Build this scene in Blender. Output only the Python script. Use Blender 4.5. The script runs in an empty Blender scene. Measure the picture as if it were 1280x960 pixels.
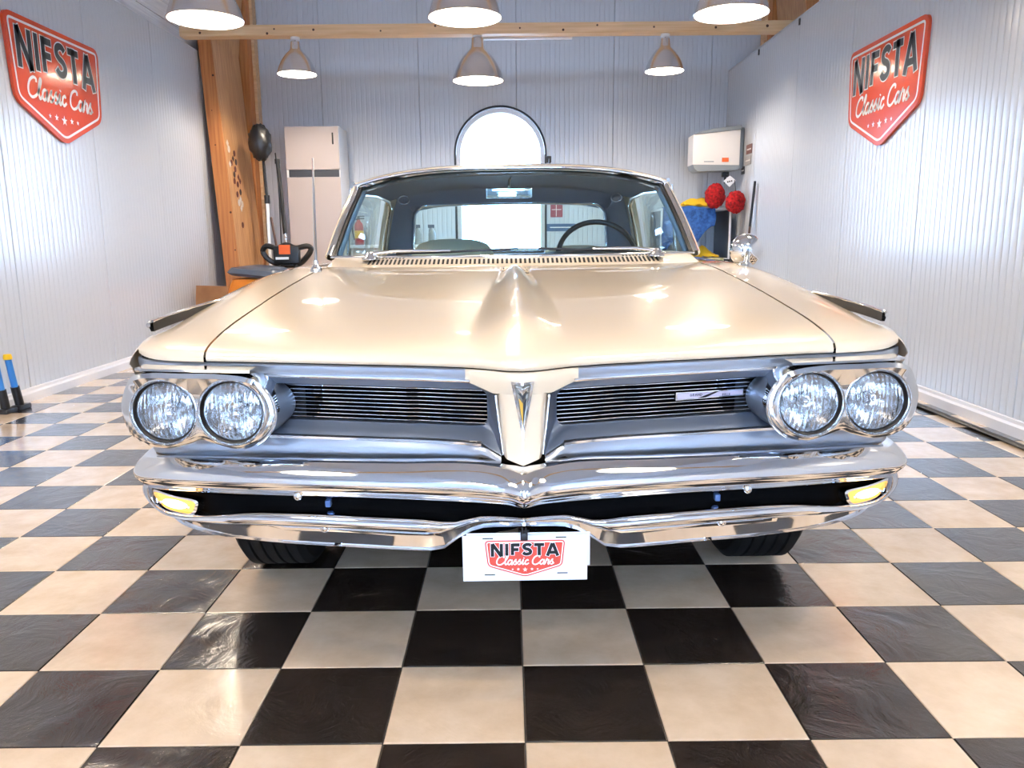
import bpy, bmesh, math, random
from mathutils import Matrix, Vector
import numpy as np

random.seed(7)
scene = bpy.context.scene
COL = scene.collection

# ------------------------------------------------------------------ camera
TILE = 0.30
F_PX, PITCH, YAWC, ROLL = 977.53, 0.1834, -0.0020, 0.0092
CAM = Vector((-0.0805*TILE, -4.9321*TILE, 3.4691*TILE))
cam_data = bpy.data.cameras.new('camera')
cam_data.sensor_width = 36.0
cam_data.sensor_fit = 'HORIZONTAL'
cam_data.lens = F_PX/1280*36.0
cam_data.clip_start = 0.02
cam = bpy.data.objects.new('camera', cam_data)
COL.objects.link(cam)
_xv = Vector((math.cos(YAWC), math.sin(YAWC), 0)); _yv = Vector((-math.sin(YAWC), math.cos(YAWC), 0)); _zv = Vector((0, 0, 1))
_up = math.sin(PITCH)*_yv + math.cos(PITCH)*_zv
_fw = math.cos(PITCH)*_yv - math.sin(PITCH)*_zv
_r = math.cos(ROLL)*_xv - math.sin(ROLL)*_up
_u = math.sin(ROLL)*_xv + math.cos(ROLL)*_up
_m = Matrix((( _r.x, _u.x, -_fw.x, CAM.x), (_r.y, _u.y, -_fw.y, CAM.y), (_r.z, _u.z, -_fw.z, CAM.z), (0, 0, 0, 1)))
cam.matrix_world = _m
scene.camera = cam

def project(p):
    d = Vector(p) - CAM
    dep = d.dot(_fw)
    return 640 + F_PX*d.dot(_r)/dep, 480 - F_PX*d.dot(_u)/dep, dep

# ------------------------------------------------------------------ world, light, exposure
SKY_STRENGTH = 25.0
LAMP_W = 42.0
world = bpy.data.worlds.new('sky'); scene.world = world; world.use_nodes = True
wn = world.node_tree.nodes; wl = world.node_tree.links
bgn = wn['Background']
bgn.inputs['Color'].default_value = (0.46, 0.66, 1.0, 1)
bgn.inputs['Strength'].default_value = SKY_STRENGTH
scene.view_settings.view_transform = 'Standard'
scene.view_settings.look = 'None'
scene.view_settings.gamma = 1.0
scene.view_settings.use_curve_mapping = False
scene.view_settings.exposure = 0.12

# ------------------------------------------------------------------ helpers
def lin(c): c /= 255.0; return c/12.92 if c <= 0.04045 else ((c+0.055)/1.055)**2.4
def S(r, g, b): return (lin(r), lin(g), lin(b), 1.0)

def material(name, color, rough=0.5, metal=0.0, coat=0.0, spec=0.5, emit=None, estr=0.0, coat_rough=0.03, aniso=0.0):
    m = bpy.data.materials.new(name); m.use_nodes = True
    p = m.node_tree.nodes['Principled BSDF']
    p.inputs['Base Color'].default_value = color
    p.inputs['Roughness'].default_value = rough
    p.inputs['Metallic'].default_value = metal
    p.inputs['Coat Weight'].default_value = coat
    p.inputs['Coat Roughness'].default_value = coat_rough
    p.inputs['Specular IOR Level'].default_value = spec
    p.inputs['Anisotropic'].default_value = aniso
    if emit:
        p.inputs['Emission Color'].default_value = emit
        p.inputs['Emission Strength'].default_value = estr
    return m

def nd(m, typ, **kw):
    n = m.node_tree.nodes.new(typ)
    for k, v in kw.items():
        if k in n.inputs.keys(): n.inputs[k].default_value = v
        else: setattr(n, k, v)
    return n

def noise_color(m, c1, c2, scale=5.0, detail=4.0, coords='Object', stretch=None, rough_var=None):
    nt = m.node_tree; p = nt.nodes['Principled BSDF']
    tc = nd(m, 'ShaderNodeTexCoord'); src = tc.outputs[coords]
    mp = nd(m, 'ShaderNodeMapping'); nt.links.new(src, mp.inputs['Vector'])
    if stretch: mp.inputs['Scale'].default_value = stretch
    nz = nd(m, 'ShaderNodeTexNoise', Scale=scale, Detail=detail); nt.links.new(mp.outputs['Vector'], nz.inputs['Vector'])
    rp = nd(m, 'ShaderNodeValToRGB'); rp.color_ramp.elements[0].color = c1; rp.color_ramp.elements[1].color = c2
    rp.color_ramp.elements[0].position = 0.3; rp.color_ramp.elements[1].position = 0.7
    nt.links.new(nz.outputs['Fac'], rp.inputs['Fac']); nt.links.new(rp.outputs['Color'], p.inputs['Base Color'])
    return mp, nz

def add_bump(m, height_socket, strength=0.3, distance=0.01, normal_in='Normal'):
    nt = m.node_tree; p = nt.nodes['Principled BSDF']
    b = nd(m, 'ShaderNodeBump', Strength=strength, Distance=distance)
    nt.links.new(height_socket, b.inputs['Height']); nt.links.new(b.outputs['Normal'], p.inputs[normal_in])
    return b

def noise_bump(m, scale, strength, distance=0.01, detail=4, stretch=None, coords='Object'):
    nt = m.node_tree
    tc = nd(m, 'ShaderNodeTexCoord'); mp = nd(m, 'ShaderNodeMapping'); nt.links.new(tc.outputs[coords], mp.inputs['Vector'])
    if stretch: mp.inputs['Scale'].default_value = stretch
    nz = nd(m, 'ShaderNodeTexNoise', Scale=scale, Detail=detail); nt.links.new(mp.outputs['Vector'], nz.inputs['Vector'])
    return add_bump(m, nz.outputs['Fac'], strength, distance)

def pane_material(name, tint, gloss=0.05, rough=0.0):
    # thin sheet of glass: mostly see-through, with a fresnel reflection
    m = bpy.data.materials.new(name); m.use_nodes = True; nt = m.node_tree
    nt.nodes.remove(nt.nodes['Principled BSDF'])
    out = nt.nodes['Material Output']
    tr = nt.nodes.new('ShaderNodeBsdfTransparent'); tr.inputs['Color'].default_value = tint
    gl = nt.nodes.new('ShaderNodeBsdfGlossy'); gl.inputs['Roughness'].default_value = rough
    fr = nt.nodes.new('ShaderNodeLayerWeight'); fr.inputs['Blend'].default_value = 0.5
    p5 = nt.nodes.new('ShaderNodeMath'); p5.operation = 'POWER'; p5.inputs[1].default_value = 5.0
    mr = nt.nodes.new('ShaderNodeMapRange'); mr.inputs['To Min'].default_value = gloss; mr.inputs['To Max'].default_value = 0.9
    nt.links.new(fr.outputs['Facing'], p5.inputs[0]); nt.links.new(p5.outputs['Value'], mr.inputs['Value'])
    mx = nt.nodes.new('ShaderNodeMixShader')
    nt.links.new(mr.outputs['Result'], mx.inputs['Fac']); nt.links.new(tr.outputs['BSDF'], mx.inputs[1]); nt.links.new(gl.outputs['BSDF'], mx.inputs[2])
    nt.links.new(mx.outputs['Shader'], out.inputs['Surface'])
    return m

def catmull(pts, n=8, closed=False):
    P = [Vector(p) for p in pts]; out = []; N = len(P)
    rng = range(N if closed else N-1)
    for i in rng:
        p1, p2 = P[i], P[(i+1) % N]
        p0 = P[i-1] if (closed or i > 0) else p1*2-p2
        p3 = P[(i+2) % N] if (closed or i+2 < N) else p2*2-p1
        for k in range(n):
            t = k/n
            out.append(0.5*((2*p1)+(p2-p0)*t+(2*p0-5*p1+4*p2-p3)*t*t+(3*p1-p0-3*p2+p3)*t**3))
    if not closed: out.append(P[-1])
    return out

class Table:
    """smooth monotone (PCHIP) interpolation of a small table"""
    def __init__(s, *pts):
        s.x = np.array([p[0] for p in pts], float); s.y = np.array([p[1] for p in pts], float)
        h = np.diff(s.x); d = np.diff(s.y)/h; m = np.zeros(len(s.x)); m[0] = d[0]; m[-1] = d[-1]
        for i in range(1, len(d)):
            if d[i-1]*d[i] > 0:
                w1 = 2*h[i]+h[i-1]; w2 = h[i]+2*h[i-1]; m[i] = (w1+w2)/(w1/d[i-1]+w2/d[i])
        s.m = m
    def __call__(s, v):
        x = s.x
        if v <= x[0]: return float(s.y[0])
        if v >= x[-1]: return float(s.y[-1])
        i = int(np.searchsorted(x, v)-1); h = x[i+1]-x[i]; t = (v-x[i])/h
        return float((1+2*t)*(1-t)**2*s.y[i]+t*(1-t)**2*h*s.m[i]+t*t*(3-2*t)*s.y[i+1]+t*t*(t-1)*h*s.m[i+1])

def smooth(a, b, x):
    t = min(1, max(0, (x-a)/(b-a))); return t*t*(3-2*t)
def lerp(a, b, t): return a+(b-a)*t

class MB:
    def __init__(s): s.v = []; s.f = []
    def add(s, vs, fs):
        o = len(s.v); s.v += [tuple(p) for p in vs]; s.f += [tuple(i+o for i in f) for f in fs]; return s
    def box(s, x0, x1, y0, y1, z0, z1):
        return s.add([(x0,y0,z0),(x1,y0,z0),(x1,y1,z0),(x0,y1,z0),(x0,y0,z1),(x1,y0,z1),(x1,y1,z1),(x0,y1,z1)],
                     [(0,3,2,1),(4,5,6,7),(0,1,5,4),(1,2,6,5),(2,3,7,6),(3,0,4,7)])
    def bevel_box(s, x0, x1, y0, y1, z0, z1, b):
        bm = bmesh.new(); bmesh.ops.create_cube(bm, size=1.0)
        for v in bm.verts: v.co = Vector(((x0+x1)/2+v.co.x*(x1-x0), (y0+y1)/2+v.co.y*(y1-y0), (z0+z1)/2+v.co.z*(z1-z0)))
        bmesh.ops.bevel(bm, geom=bm.edges[:], offset=b, segments=2, affect='EDGES', profile=0.6)
        bm.verts.index_update()
        s.add([v.co.copy() for v in bm.verts], [[v.index for v in f.verts] for f in bm.faces]); bm.free(); return s
    def grid(s, rows, closed_u=False, closed_v=False):
        n = len(rows[0]); m = len(rows); vs = [p for r in rows for p in r]; fs = []
        for i in range(m if closed_v else m-1):
            for j in range(n if closed_u else n-1):
                fs.append((i*n+j, i*n+(j+1) % n, ((i+1) % m)*n+(j+1) % n, ((i+1) % m)*n+j))
        return s.add(vs, fs)
    def tube(s, path, r, n=8, caps=True, flat=None):
        path = [Vector(p) for p in path]; rows = []; prev = None
        for i, p in enumerate(path):
            t = (path[min(i+1, len(path)-1)]-path[max(i-1, 0)]).normalized()
            if prev is None:
                a = Vector((0, 0, 1)) if abs(t.z) < 0.9 else Vector((0, 1, 0)); u = t.cross(a).normalized()
            else:
                u = (prev - t*prev.dot(t)).normalized()
            w = t.cross(u); prev = u
            rr = r[i] if isinstance(r, (list, tuple)) else r
            fw = flat if flat else 1.0
            rows.append([p+u*rr*math.cos(2*math.pi*k/n)+w*rr*fw*math.sin(2*math.pi*k/n) for k in range(n)])
        o = len(s.v); s.grid(rows, closed_u=True)
        if caps:
            s.f.append(tuple(o+k for k in reversed(range(n)))); s.f.append(tuple(o+(len(path)-1)*n+k for k in range(n)))
        return s
    def lathe(s, prof, n=24, c=(0, 0, 0), axis='z', a0=0.0):
        c = Vector(c); rows = []
        for r, h in prof:
            row = []
            for k in range(n):
                a = a0+2*math.pi*k/n; x, y = r*math.cos(a), r*math.sin(a)
                q = Vector((x, y, h)) if axis == 'z' else (Vector((x, h, y)) if axis == 'y' else Vector((h, x, y)))
                row.append(c+q)
            rows.append(row)
        return s.grid(rows, closed_u=True)
    def prism(s, pts, off):
        """extrude a closed planar outline by a vector, with caps"""
        off = Vector(off); n = len(pts); a = [Vector(p) for p in pts]; b = [p+off for p in a]
        fs = [tuple(range(n)), tuple(reversed(range(n, 2*n)))]
        fs += [(i, i+n, (i+1) % n+n, (i+1) % n) for i in range(n)]
        return s.add(a+b, fs)
    def build(s, name, mat, parent=None, smooth=None, label=None, kind=None, fix=True):
        me = bpy.data.meshes.new(name); me.from_pydata([tuple(p) for p in s.v], [], s.f); me.validate()
        if fix:
            bm = bmesh.new(); bm.from_mesh(me)
            bmesh.ops.remove_doubles(bm, verts=bm.verts, dist=1e-6)
            bmesh.ops.recalc_face_normals(bm, faces=bm.faces); bm.to_mesh(me); bm.free()
        if mat: me.materials.append(mat)
        if smooth is not None:
            me.polygons.foreach_set('use_smooth', [True]*len(me.polygons))
            if smooth < 180: me.set_sharp_from_angle(angle=math.radians(smooth))
        o = bpy.data.objects.new(name, me); COL.objects.link(o)
        if parent: o.parent = parent
        if label: o['label'] = label
        if kind: o['kind'] = kind
        return o

def empty(name, loc=(0, 0, 0), rz=0.0, label=None, cat=None, group=None, kind=None):
    o = bpy.data.objects.new(name, None); COL.objects.link(o); o.empty_display_size = 0.1
    o.location = loc; o.rotation_euler = (0, 0, rz)
    tag(o, label, cat, group, kind); return o
def tag(o, label=None, cat=None, group=None, kind=None):
    if label: o['label'] = label
    if cat: o['category'] = cat
    if group: o['group'] = group
    if kind: o['kind'] = kind
    return o

# ------------------------------------------------------------------ materials
M = {}
M['paint'] = material('cream_car_paint', S(220, 200, 171), rough=0.30, coat=1.0, spec=0.5)
M['chrome'] = material('chrome', (0.82, 0.83, 0.85, 1), rough=0.045, metal=1.0)
noise_bump(M['chrome'], 9.0, 0.02, 0.02, detail=2)
M['chrome_plain'] = material('bright_chrome', (0.86, 0.87, 0.88, 1), rough=0.06, metal=1.0)
M['silver'] = material('silver_argent_paint', S(176, 186, 200), rough=0.28, metal=0.85)
M['argent'] = material('grey_argent_recess', S(112, 122, 138), rough=0.36, metal=0.6)
M['black'] = material('satin_black', S(14, 14, 16), rough=0.45)
M['matt_black'] = material('matt_black', S(6, 6, 7), rough=0.9, spec=0.05)
M['rubber'] = material('tyre_rubber', S(13, 13, 13), rough=0.8, spec=.25)
M['gap'] = material('dark_void', S(7, 7, 8), rough=0.8)
M['headliner'] = material('slate_headliner', S(92, 112, 142), rough=0.6)
M['dash'] = material('dark_dash', S(26, 26, 30), rough=0.45)
M['seat'] = material('cream_vinyl', S(226, 206, 176), rough=0.45)
M['ws_glass'] = pane_material('windscreen_glass', (0.74, 0.92, 0.95, 1))
M['car_glass'] = pane_material('car_side_glass', (0.86, 0.95, 0.95, 1))
M['window_glass'] = pane_material('window_glass', (0.95, 0.98, 1.0, 1))
M['white'] = material('white_gloss', S(236, 238, 240), rough=0.35)
M['print_red'] = material('orange_red_print', S(204, 70, 34), rough=0.16, coat=0.3)
M['print_white'] = material('white_print', S(240, 238, 234), rough=0.2)
M['print_black'] = material('black_print', S(12, 11, 11), rough=0.4, spec=.3)
M['plate_white'] = material('plate_white', S(222, 228, 240), rough=0.35)
M['plate_red'] = material('plate_red_print', S(206, 70, 52), rough=0.4)
M['gold'] = material('gold_enamel', S(190, 140, 50), rough=0.3, metal=0.7)
M['alu'] = material('brushed_aluminium', S(226, 224, 226), rough=0.26, metal=1.0)
M['shade_white'] = material('white_shade_lining', S(245, 243, 238), rough=0.5)
M['bulb'] = material('lamp_bulb', S(255, 244, 224), rough=0.4, emit=(1.0, 0.86, 0.66, 1), estr=40.0)
M['amber'] = material('lit_signal_lens', S(250, 160, 60), rough=0.25, emit=(1.0, 0.52, 0.14, 1), estr=1.0)
M['signal_bulb'] = material('signal_bulb_glow', S(255, 240, 200), rough=0.3, emit=(1.0, 0.78, 0.40, 1), estr=4.0)
M['wood_pale'] = material('pale_pine', S(214, 172, 126), rough=0.5)
noise_color(M['wood_pale'], S(228, 192, 148), S(206, 164, 118), scale=3.0, detail=6, stretch=(0.6, 14, 14))
M['wood'] = material('orange_glulam', S(196, 126, 68), rough=0.5)
noise_color(M['wood'], S(206, 138, 78), S(172, 102, 52), scale=3.0, detail=6, stretch=(14, 14, 0.5))
M['wood_lt'] = material('light_glulam', S(202, 158, 114), rough=0.5)
noise_color(M['wood_lt'], S(210, 162, 112), S(180, 128, 82), scale=3.0, detail=6, stretch=(14, 14, 0.5))
M['knot'] = material('wood_knot', S(74, 44, 26), rough=0.6)
M['wall'] = material('white_steel_panel', S(194, 199, 206), rough=0.24, spec=0.9)
noise_bump(M['wall'], 6.0, 0.04, 0.02, detail=2)
M['seam'] = material('panel_joint', S(96, 100, 108), rough=0.7)
M['ceil'] = material('pale_ceiling_board', S(206, 206, 208), rough=0.55)
noise_color(M['ceil'], S(228, 227, 228), S(206, 206, 210), scale=4.0, detail=6, stretch=(20, 0.6, 20))
M['base'] = material('white_skirting', S(222, 222, 226), rough=0.4)
M['grout'] = material('dark_grout', S(52, 46, 42), rough=0.8)

def tile_material(name, c1, c2, slate):
    m = material(name, c1, rough=0.16, spec=0.5, coat=0.7, coat_rough=0.06)
    nt = m.node_tree; p = nt.nodes['Principled BSDF']
    tc = nd(m, 'ShaderNodeTexCoord'); oi = nd(m, 'ShaderNodeObjectInfo')
    ad = nd(m, 'ShaderNodeVectorMath', operation='ADD'); ml = nd(m, 'ShaderNodeVectorMath', operation='SCALE')
    cb = nd(m, 'ShaderNodeCombineXYZ')
    for k in 'XYZ': nt.links.new(oi.outputs['Random'], cb.inputs[k])
    nt.links.new(cb.outputs['Vector'], ml.inputs[0]); ml.inputs['Scale'].default_value = 37.0
    nt.links.new(tc.outputs['Object'], ad.inputs[0]); nt.links.new(ml.outputs['Vector'], ad.inputs[1])
    nz = nd(m, 'ShaderNodeTexNoise', Scale=9.0, Detail=6.0, Roughness=0.6); nt.links.new(ad.outputs['Vector'], nz.inputs['Vector'])
    rp = nd(m, 'ShaderNodeValToRGB'); rp.color_ramp.elements[0].color = c1; rp.color_ramp.elements[1].color = c2
    rp.color_ramp.elements[0].position = 0.32; rp.color_ramp.elements[1].position = 0.68
    nt.links.new(nz.outputs['Fac'], rp.inputs['Fac']); nt.links.new(rp.outputs['Color'], p.inputs['Base Color'])
    # cleft slate relief
    n2 = nd(m, 'ShaderNodeTexNoise', Scale=7.0 if slate else 5.0, Detail=7.0, Roughness=0.62, Distortion=1.2); nt.links.new(ad.outputs['Vector'], n2.inputs['Vector'])
    b = nd(m, 'ShaderNodeBump', Strength=0.24 if slate else 0.10, Distance=0.02)
    nt.links.new(n2.outputs['Fac'], b.inputs['Height'])
    nt.links.new(b.outputs['Normal'], p.inputs['Normal']); nt.links.new(b.outputs['Normal'], p.inputs['Coat Normal'])
    r2 = nd(m, 'ShaderNodeMapRange'); r2.inputs['To Min'].default_value = 0.10; r2.inputs['To Max'].default_value = 0.26
    nt.links.new(n2.outputs['Fac'], r2.inputs['Value']); nt.links.new(r2.outputs['Result'], p.inputs['Roughness'])
    return m
M['tile_cream'] = tile_material('cream_floor_tile', S(230, 206, 178), S(213, 186, 155), False)
M['tile_black'] = tile_material('black_floor_tile', S(50, 42, 37), S(37, 32, 29), True)

# ------------------------------------------------------------------ room shell
XL, XR, YB, YFRONT, WALL_H, CEIL_H = -3.25, 2.62, 8.40, -7.5, 3.0, 4.7
XRO = 3.30                                     # outer line of the frame behind the right partition

floor = MB().box(-3.4, 3.5, YFRONT, YB+.1, -0.12, -0.003).build('floor', M['grout'])
tag(floor, 'glossy cream and black checkerboard tiled showroom floor', None, None, 'structure')

def tile_mesh(name, mat, x0, x1, y0, y1):
    b = 0.0016; g = 0.0012
    x0 += g; x1 -= g; y0 += g; y1 -= g
    cx, cy = (x0+x1)/2, (y0+y1)/2; X, Y = (x1-x0)/2, (y1-y0)/2
    vs = [(-X, -Y, -.008), (X, -Y, -.008), (X, Y, -.008), (-X, Y, -.008), (-X, -Y, -b), (X, -Y, -b), (X, Y, -b), (-X, Y, -b),
          (-X+b, -Y+b, 0), (X-b, -Y+b, 0), (X-b, Y-b, 0), (-X+b, Y-b, 0)]
    fs = [(0, 1, 5, 4), (1, 2, 6, 5), (2, 3, 7, 6), (3, 0, 4, 7), (4, 5, 9, 8), (5, 6, 10, 9), (6, 7, 11, 10), (7, 4, 8, 11), (8, 9, 10, 11)]
    return vs, fs, (cx, cy)
tiles = []
for i in range(-11, 10):
    for j in range(-25, 29):
        x0, x1, y0, y1 = i*TILE, (i+1)*TILE, j*TILE, (j+1)*TILE
        x0 = max(x0, XL); x1 = min(x1, XR); y1 = min(y1, YB)
        if x1-x0 < 0.02 or y1-y0 < 0.02: continue
        area = 0
        if y0 > -0.95:
            u0, v0, _ = project((x0, y0, 0)); u1, v1, _ = project((x1, y1, 0)); ub, vb, _ = project((x0, y1, 0))
            umin, umax = min(u0, ub), max(u1, project((x1, y0, 0))[0])
            if umax > 0 and umin < 1280 and v1 < 960: area = abs((u1-ub)*(v0-v1))
            if abs((x0+x1)/2) < 0.75 and y0 > 1.2: area = 0            # under the car
        tiles.append((area, i, j, x0, x1, y0, y1))
tiles.sort(key=lambda t: -t[0])
_tm = {}
rest = {0: MB(), 1: MB()}
for n, (area, i, j, x0, x1, y0, y1) in enumerate(tiles):
    cream = (i+j) % 2
    mat = M['tile_cream'] if cream else M['tile_black']
    vs, fs, (cx, cy) = tile_mesh('tile', mat, x0, x1, y0, y1)
    if n < 300 and area > 0:
        key = (cream, round(x1-x0, 3), round(y1-y0, 3))
        if key not in _tm:
            me = bpy.data.meshes.new('tile'); me.from_pydata(vs, [], fs); me.materials.append(mat); _tm[key] = me
        o = bpy.data.objects.new('tile', _tm[key]); COL.objects.link(o); o.parent = floor; o.location = (cx, cy, 0)
    else:
        rest[cream].add([(a+cx, b_+cy, c) for a, b_, c in vs], fs)
rest[0].build('black_tiles', M['tile_black'], floor, kind='stuff', fix=False)
rest[1].build('cream_tiles', M['tile_cream'], floor, kind='stuff', fix=False)

PANEL = 1.17
def rib_profile(w, pitch=0.0585):
    """(along, depth) outline of one lightly ribbed steel panel; depth is towards the room"""
    pts = [(0.0, -0.012), (0.004, -0.002), (0.008, 0.0)]
    n = max(1, int(round(w/pitch))); p = w/n
    for k in range(n):
        a = k*p
        if k > 0: pts += [(a-0.007, 0.0), (a-0.002, -0.0022), (a+0.002, -0.0022), (a+0.007, 0.0)]
        pts += [(a+p*0.5, 0.0011)]
    pts += [(w-0.008, 0.0), (w-0.004, -0.002), (w, -0.012)]
    return pts
def wall_panel(parent, a0, a1, z0, z1, place):
    prof = rib_profile(a1-a0)
    rows = [[place(a0+a, d, z0) for a, d in prof], [place(a0+a, d, z1) for a, d in prof]]
    mb = MB().grid(rows)
    return mb.build('panel', M['wall'], parent, smooth=20, fix=False)

def panel_runs(start, stop, anchor):
    ks = sorted({start, stop} | {anchor+k*PANEL for k in range(-16, 16) if start+.05 < anchor+k*PANEL < stop-.05})
    return list(zip(ks[:-1], ks[1:]))

wl_ = MB().box(XL-.15, XL-.012, YFRONT, YB+.1, -.1, WALL_H).build('wall_left', M['seam']); tag(wl_, 'left wall of white ribbed steel panels', kind='structure')
for a, b in panel_runs(YFRONT, YB, 6.04): wall_panel(wl_, a, b, 0.0, WALL_H, lambda t, d, z: (XL+d, t, z))
wr_ = MB().box(XR+.012, XR+.10, YFRONT, YB-.02, -.1, WALL_H-.012).build('wall_right', M['seam']); tag(wr_, 'right partition wall of white ribbed steel panels', kind='structure')
for a, b in panel_runs(YFRONT, YB, 6.04): wall_panel(wr_, a, b, 0.0, WALL_H-.02, lambda t, d, z: (XR-d, t, z))
MB().box(XR-.004, XR+.105, YFRONT, YB-.02, WALL_H-.018, WALL_H-.006).build('top_rail', M['wall'], wr_)
for yy in (6.04, 7.21): MB().box(XR-.012, XR-.002, yy-.012, yy+.012, WALL_H-.085, WALL_H-.03).build('panel_clip', M['black'], wr_)

# back wall with an arched opening
AX, AR, ASPR, ASILL = -0.12, 0.545, 2.06, 0.85           # centre, radius, springing height, sill height
def arch_z(x):
    d = abs(x-AX)
    return None if d >= AR else ASPR+math.sqrt(max(0, AR*AR-d*d))
wb_ = MB()
NB = 40
wb = empty('wall_back', (0, YB, 0), kind='structure', label='back wall of white ribbed steel panels with an arched window')
def back_panel(a0, a1):
    prof = rib_profile(a1-a0)
    xs = sorted({round(a0+a, 5) for a, d in prof} | {round(AX+AR*math.cos(math.pi*k/NB), 5) for k in range(NB+1) if a0 < AX+AR*math.cos(math.pi*k/NB) < a1})
    da = [a0+a for a, d in prof]; dd = [d for a, d in prof]
    mb = MB()
    for xa, xb in zip(xs[:-1], xs[1:]):
        ya, yb = -float(np.interp(xa, da, dd)), -float(np.interp(xb, da, dd))
        mid = (xa+xb)/2
        if arch_z(mid) is None:
            mb.add([(xa, ya, 0), (xb, yb, 0), (xb, yb, CEIL_H), (xa, ya, CEIL_H)], [(0, 1, 2, 3)])
        else:
            za = arch_z(xa) or ASPR; zb_ = arch_z(xb) or ASPR
            mb.add([(xa, ya, 0), (xb, yb, 0), (xb, yb, ASILL), (xa, ya, ASILL)], [(0, 1, 2, 3)])
            mb.add([(xa, ya, za), (xb, yb, zb_), (xb, yb, CEIL_H), (xa, ya, CEIL_H)], [(0, 1, 2, 3)])
    mb.build('panel', M['wall'], wb, smooth=20)
for a, b in panel_runs(-3.4, 3.4, 0.08): back_panel(a, b)
# reveal behind the panels (closes the wall thickness round the opening)
arch_pts = [(AX-AR, ASILL)] + [(AX+AR*math.cos(math.pi*(1-k/NB)), ASPR+AR*math.sin(math.pi*(1-k/NB))) for k in range(NB+1)] + [(AX+AR, ASILL)]
mb = MB(); mb.grid([[(x, 0.004, z) for x, z in arch_pts], [(x, 0.16, z) for x, z in arch_pts]], closed_u=True)
mb.build('window_reveal', M['wall'], wb, smooth=40)
mb = MB()
for xa, xb in ((-3.4, AX-AR), (AX+AR, 3.4)): mb.box(xa, xb, .012, .16, -.1, CEIL_H)
mb.box(AX-AR, AX+AR, .012, .16, -.1, ASILL-.001)
for k in range(NB):
    xa, xb = AX+AR*math.cos(math.pi*(1-k/NB)), AX+AR*math.cos(math.pi*(1-(k+1)/NB))
    za, zb_ = arch_z(xa) or ASPR, arch_z(xb) or ASPR
    mb.add([(xa, .012, za), (xb, .012, zb_), (xb, .012, CEIL_H), (xa, .012, CEIL_H)], [(0, 1, 2, 3)])
    mb.add([(xa, .16, za), (xb, .16, zb_), (xb, .16, CEIL_H), (xa, .16, CEIL_H)], [(0, 1, 2, 3)])
mb.build('wall_core', M['seam'], wb)

# ceiling: steep boarded slopes above the walls, flat top
ceil = empty('ceiling', (0, 0, CEIL_H), kind='structure', label='pale boarded ceiling with steep slopes above the walls')
SL = [(XL-.08, WALL_H), (-2.98, CEIL_H)]
SR = [(XRO+.10, WALL_H), (3.02, CEIL_H)]
for (p, q) in (SL, SR):
    nb = 12
    for k in range(nb):
        t0, t1 = k/nb, (k+1)/nb-0.004
        a = Vector((lerp(p[0], q[0], t0), 0, lerp(p[1], q[1], t0)-CEIL_H)); b = Vector((lerp(p[0], q[0], t1), 0, lerp(p[1], q[1], t1)-CEIL_H))
        sgn = -1 if p[0] < 0 else 1
        mb = MB(); o_ = Vector((0.03*sgn, 0, 0.004))
        mb.prism([a+Vector((0, YFRONT, 0)), b+Vector((0, YFRONT, 0)), b+o_+Vector((0, YFRONT, 0)), a+o_+Vector((0, YFRONT, 0))], (0, YB-YFRONT, 0))
        mb.build('ceiling_board', M['ceil'], ceil)
MB().box(-3.02, 3.06, YFRONT, YB, 0, .05).build('flat_panel', M['ceil'], ceil)
MB().box(XRO+.06, XRO+.16, YFRONT, YB+.1, -4.8, -1.68).build('outer_wall', M['wall'], ceil)
mb = MB(); mb.box(XL-.15, XL-.10, YFRONT, YB, -1.7, .05); mb.box(XRO+.14, XRO+.2, YFRONT, YB, -1.7, .05); mb.build('roof_lining', M['ceil'], ceil)

# front wall behind the camera with a wide open doorway to the daylight
wf = MB()
DX0, DX1, DH = -1.35, 1.05, 2.15
HX0, HX1, HW0, HW1 = -2.3, 2.3, 3.10, 4.45
wf.box(-3.4, DX0, YFRONT-.12, YFRONT, -.1, HW0); wf.box(DX1, 3.5, YFRONT-.12, YFRONT, -.1, HW0)
wf.box(-3.4, HX0, YFRONT-.12, YFRONT, HW0, CEIL_H+.05); wf.box(HX1, 3.5, YFRONT-.12, YFRONT, HW0, CEIL_H+.05); wf.box(HX0, HX1, YFRONT-.12, YFRONT, HW1, CEIL_H+.05); wf.box(DX0, DX1, YFRONT-.12, YFRONT, DH, HW0)
wf = wf.build('wall_front', M['wall']); tag(wf, 'front wall with a wide open doorway', kind='structure')
gr = MB().box(-30, 30, -40, YFRONT-.12, -.15, -.06).build('forecourt', material('pale_paving', S(150, 150, 150), rough=0.8)); tag(gr, 'pale paved forecourt outside the open doorway', kind='structure')
gr2 = MB().box(-30, 30, YB+.4, 40, -.15, -.06).build('yard', material('pale_yard', S(170, 172, 170), rough=0.8)); tag(gr2, 'pale yard outside the arched window', kind='structure')

hw = empty('window_2', (0, YFRONT, HW0), kind='structure', label='wide high window above the open doorway')
hf = MB(); H_ = HW1-HW0
for xx in (HX0, -.79, .73, HX1-.06): hf.box(xx, xx+.06, -.09, -.03, 0, H_)
hf.box(HX0, HX1, -.09, -.03, 0, .06); hf.box(HX0, HX1, -.09, -.03, H_-.06, H_); hf.build('frame', M['white'], hw)
for a, b in ((HX0+.06, -.79), (-.73, .73), (.79, HX1-.06)): MB().add([(a, -.06, .06), (b, -.06, .06), (b, -.06, H_-.06), (a, -.06, H_-.06)], [(0, 1, 2, 3)]).build('pane', M['window_glass'], hw)
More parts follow.
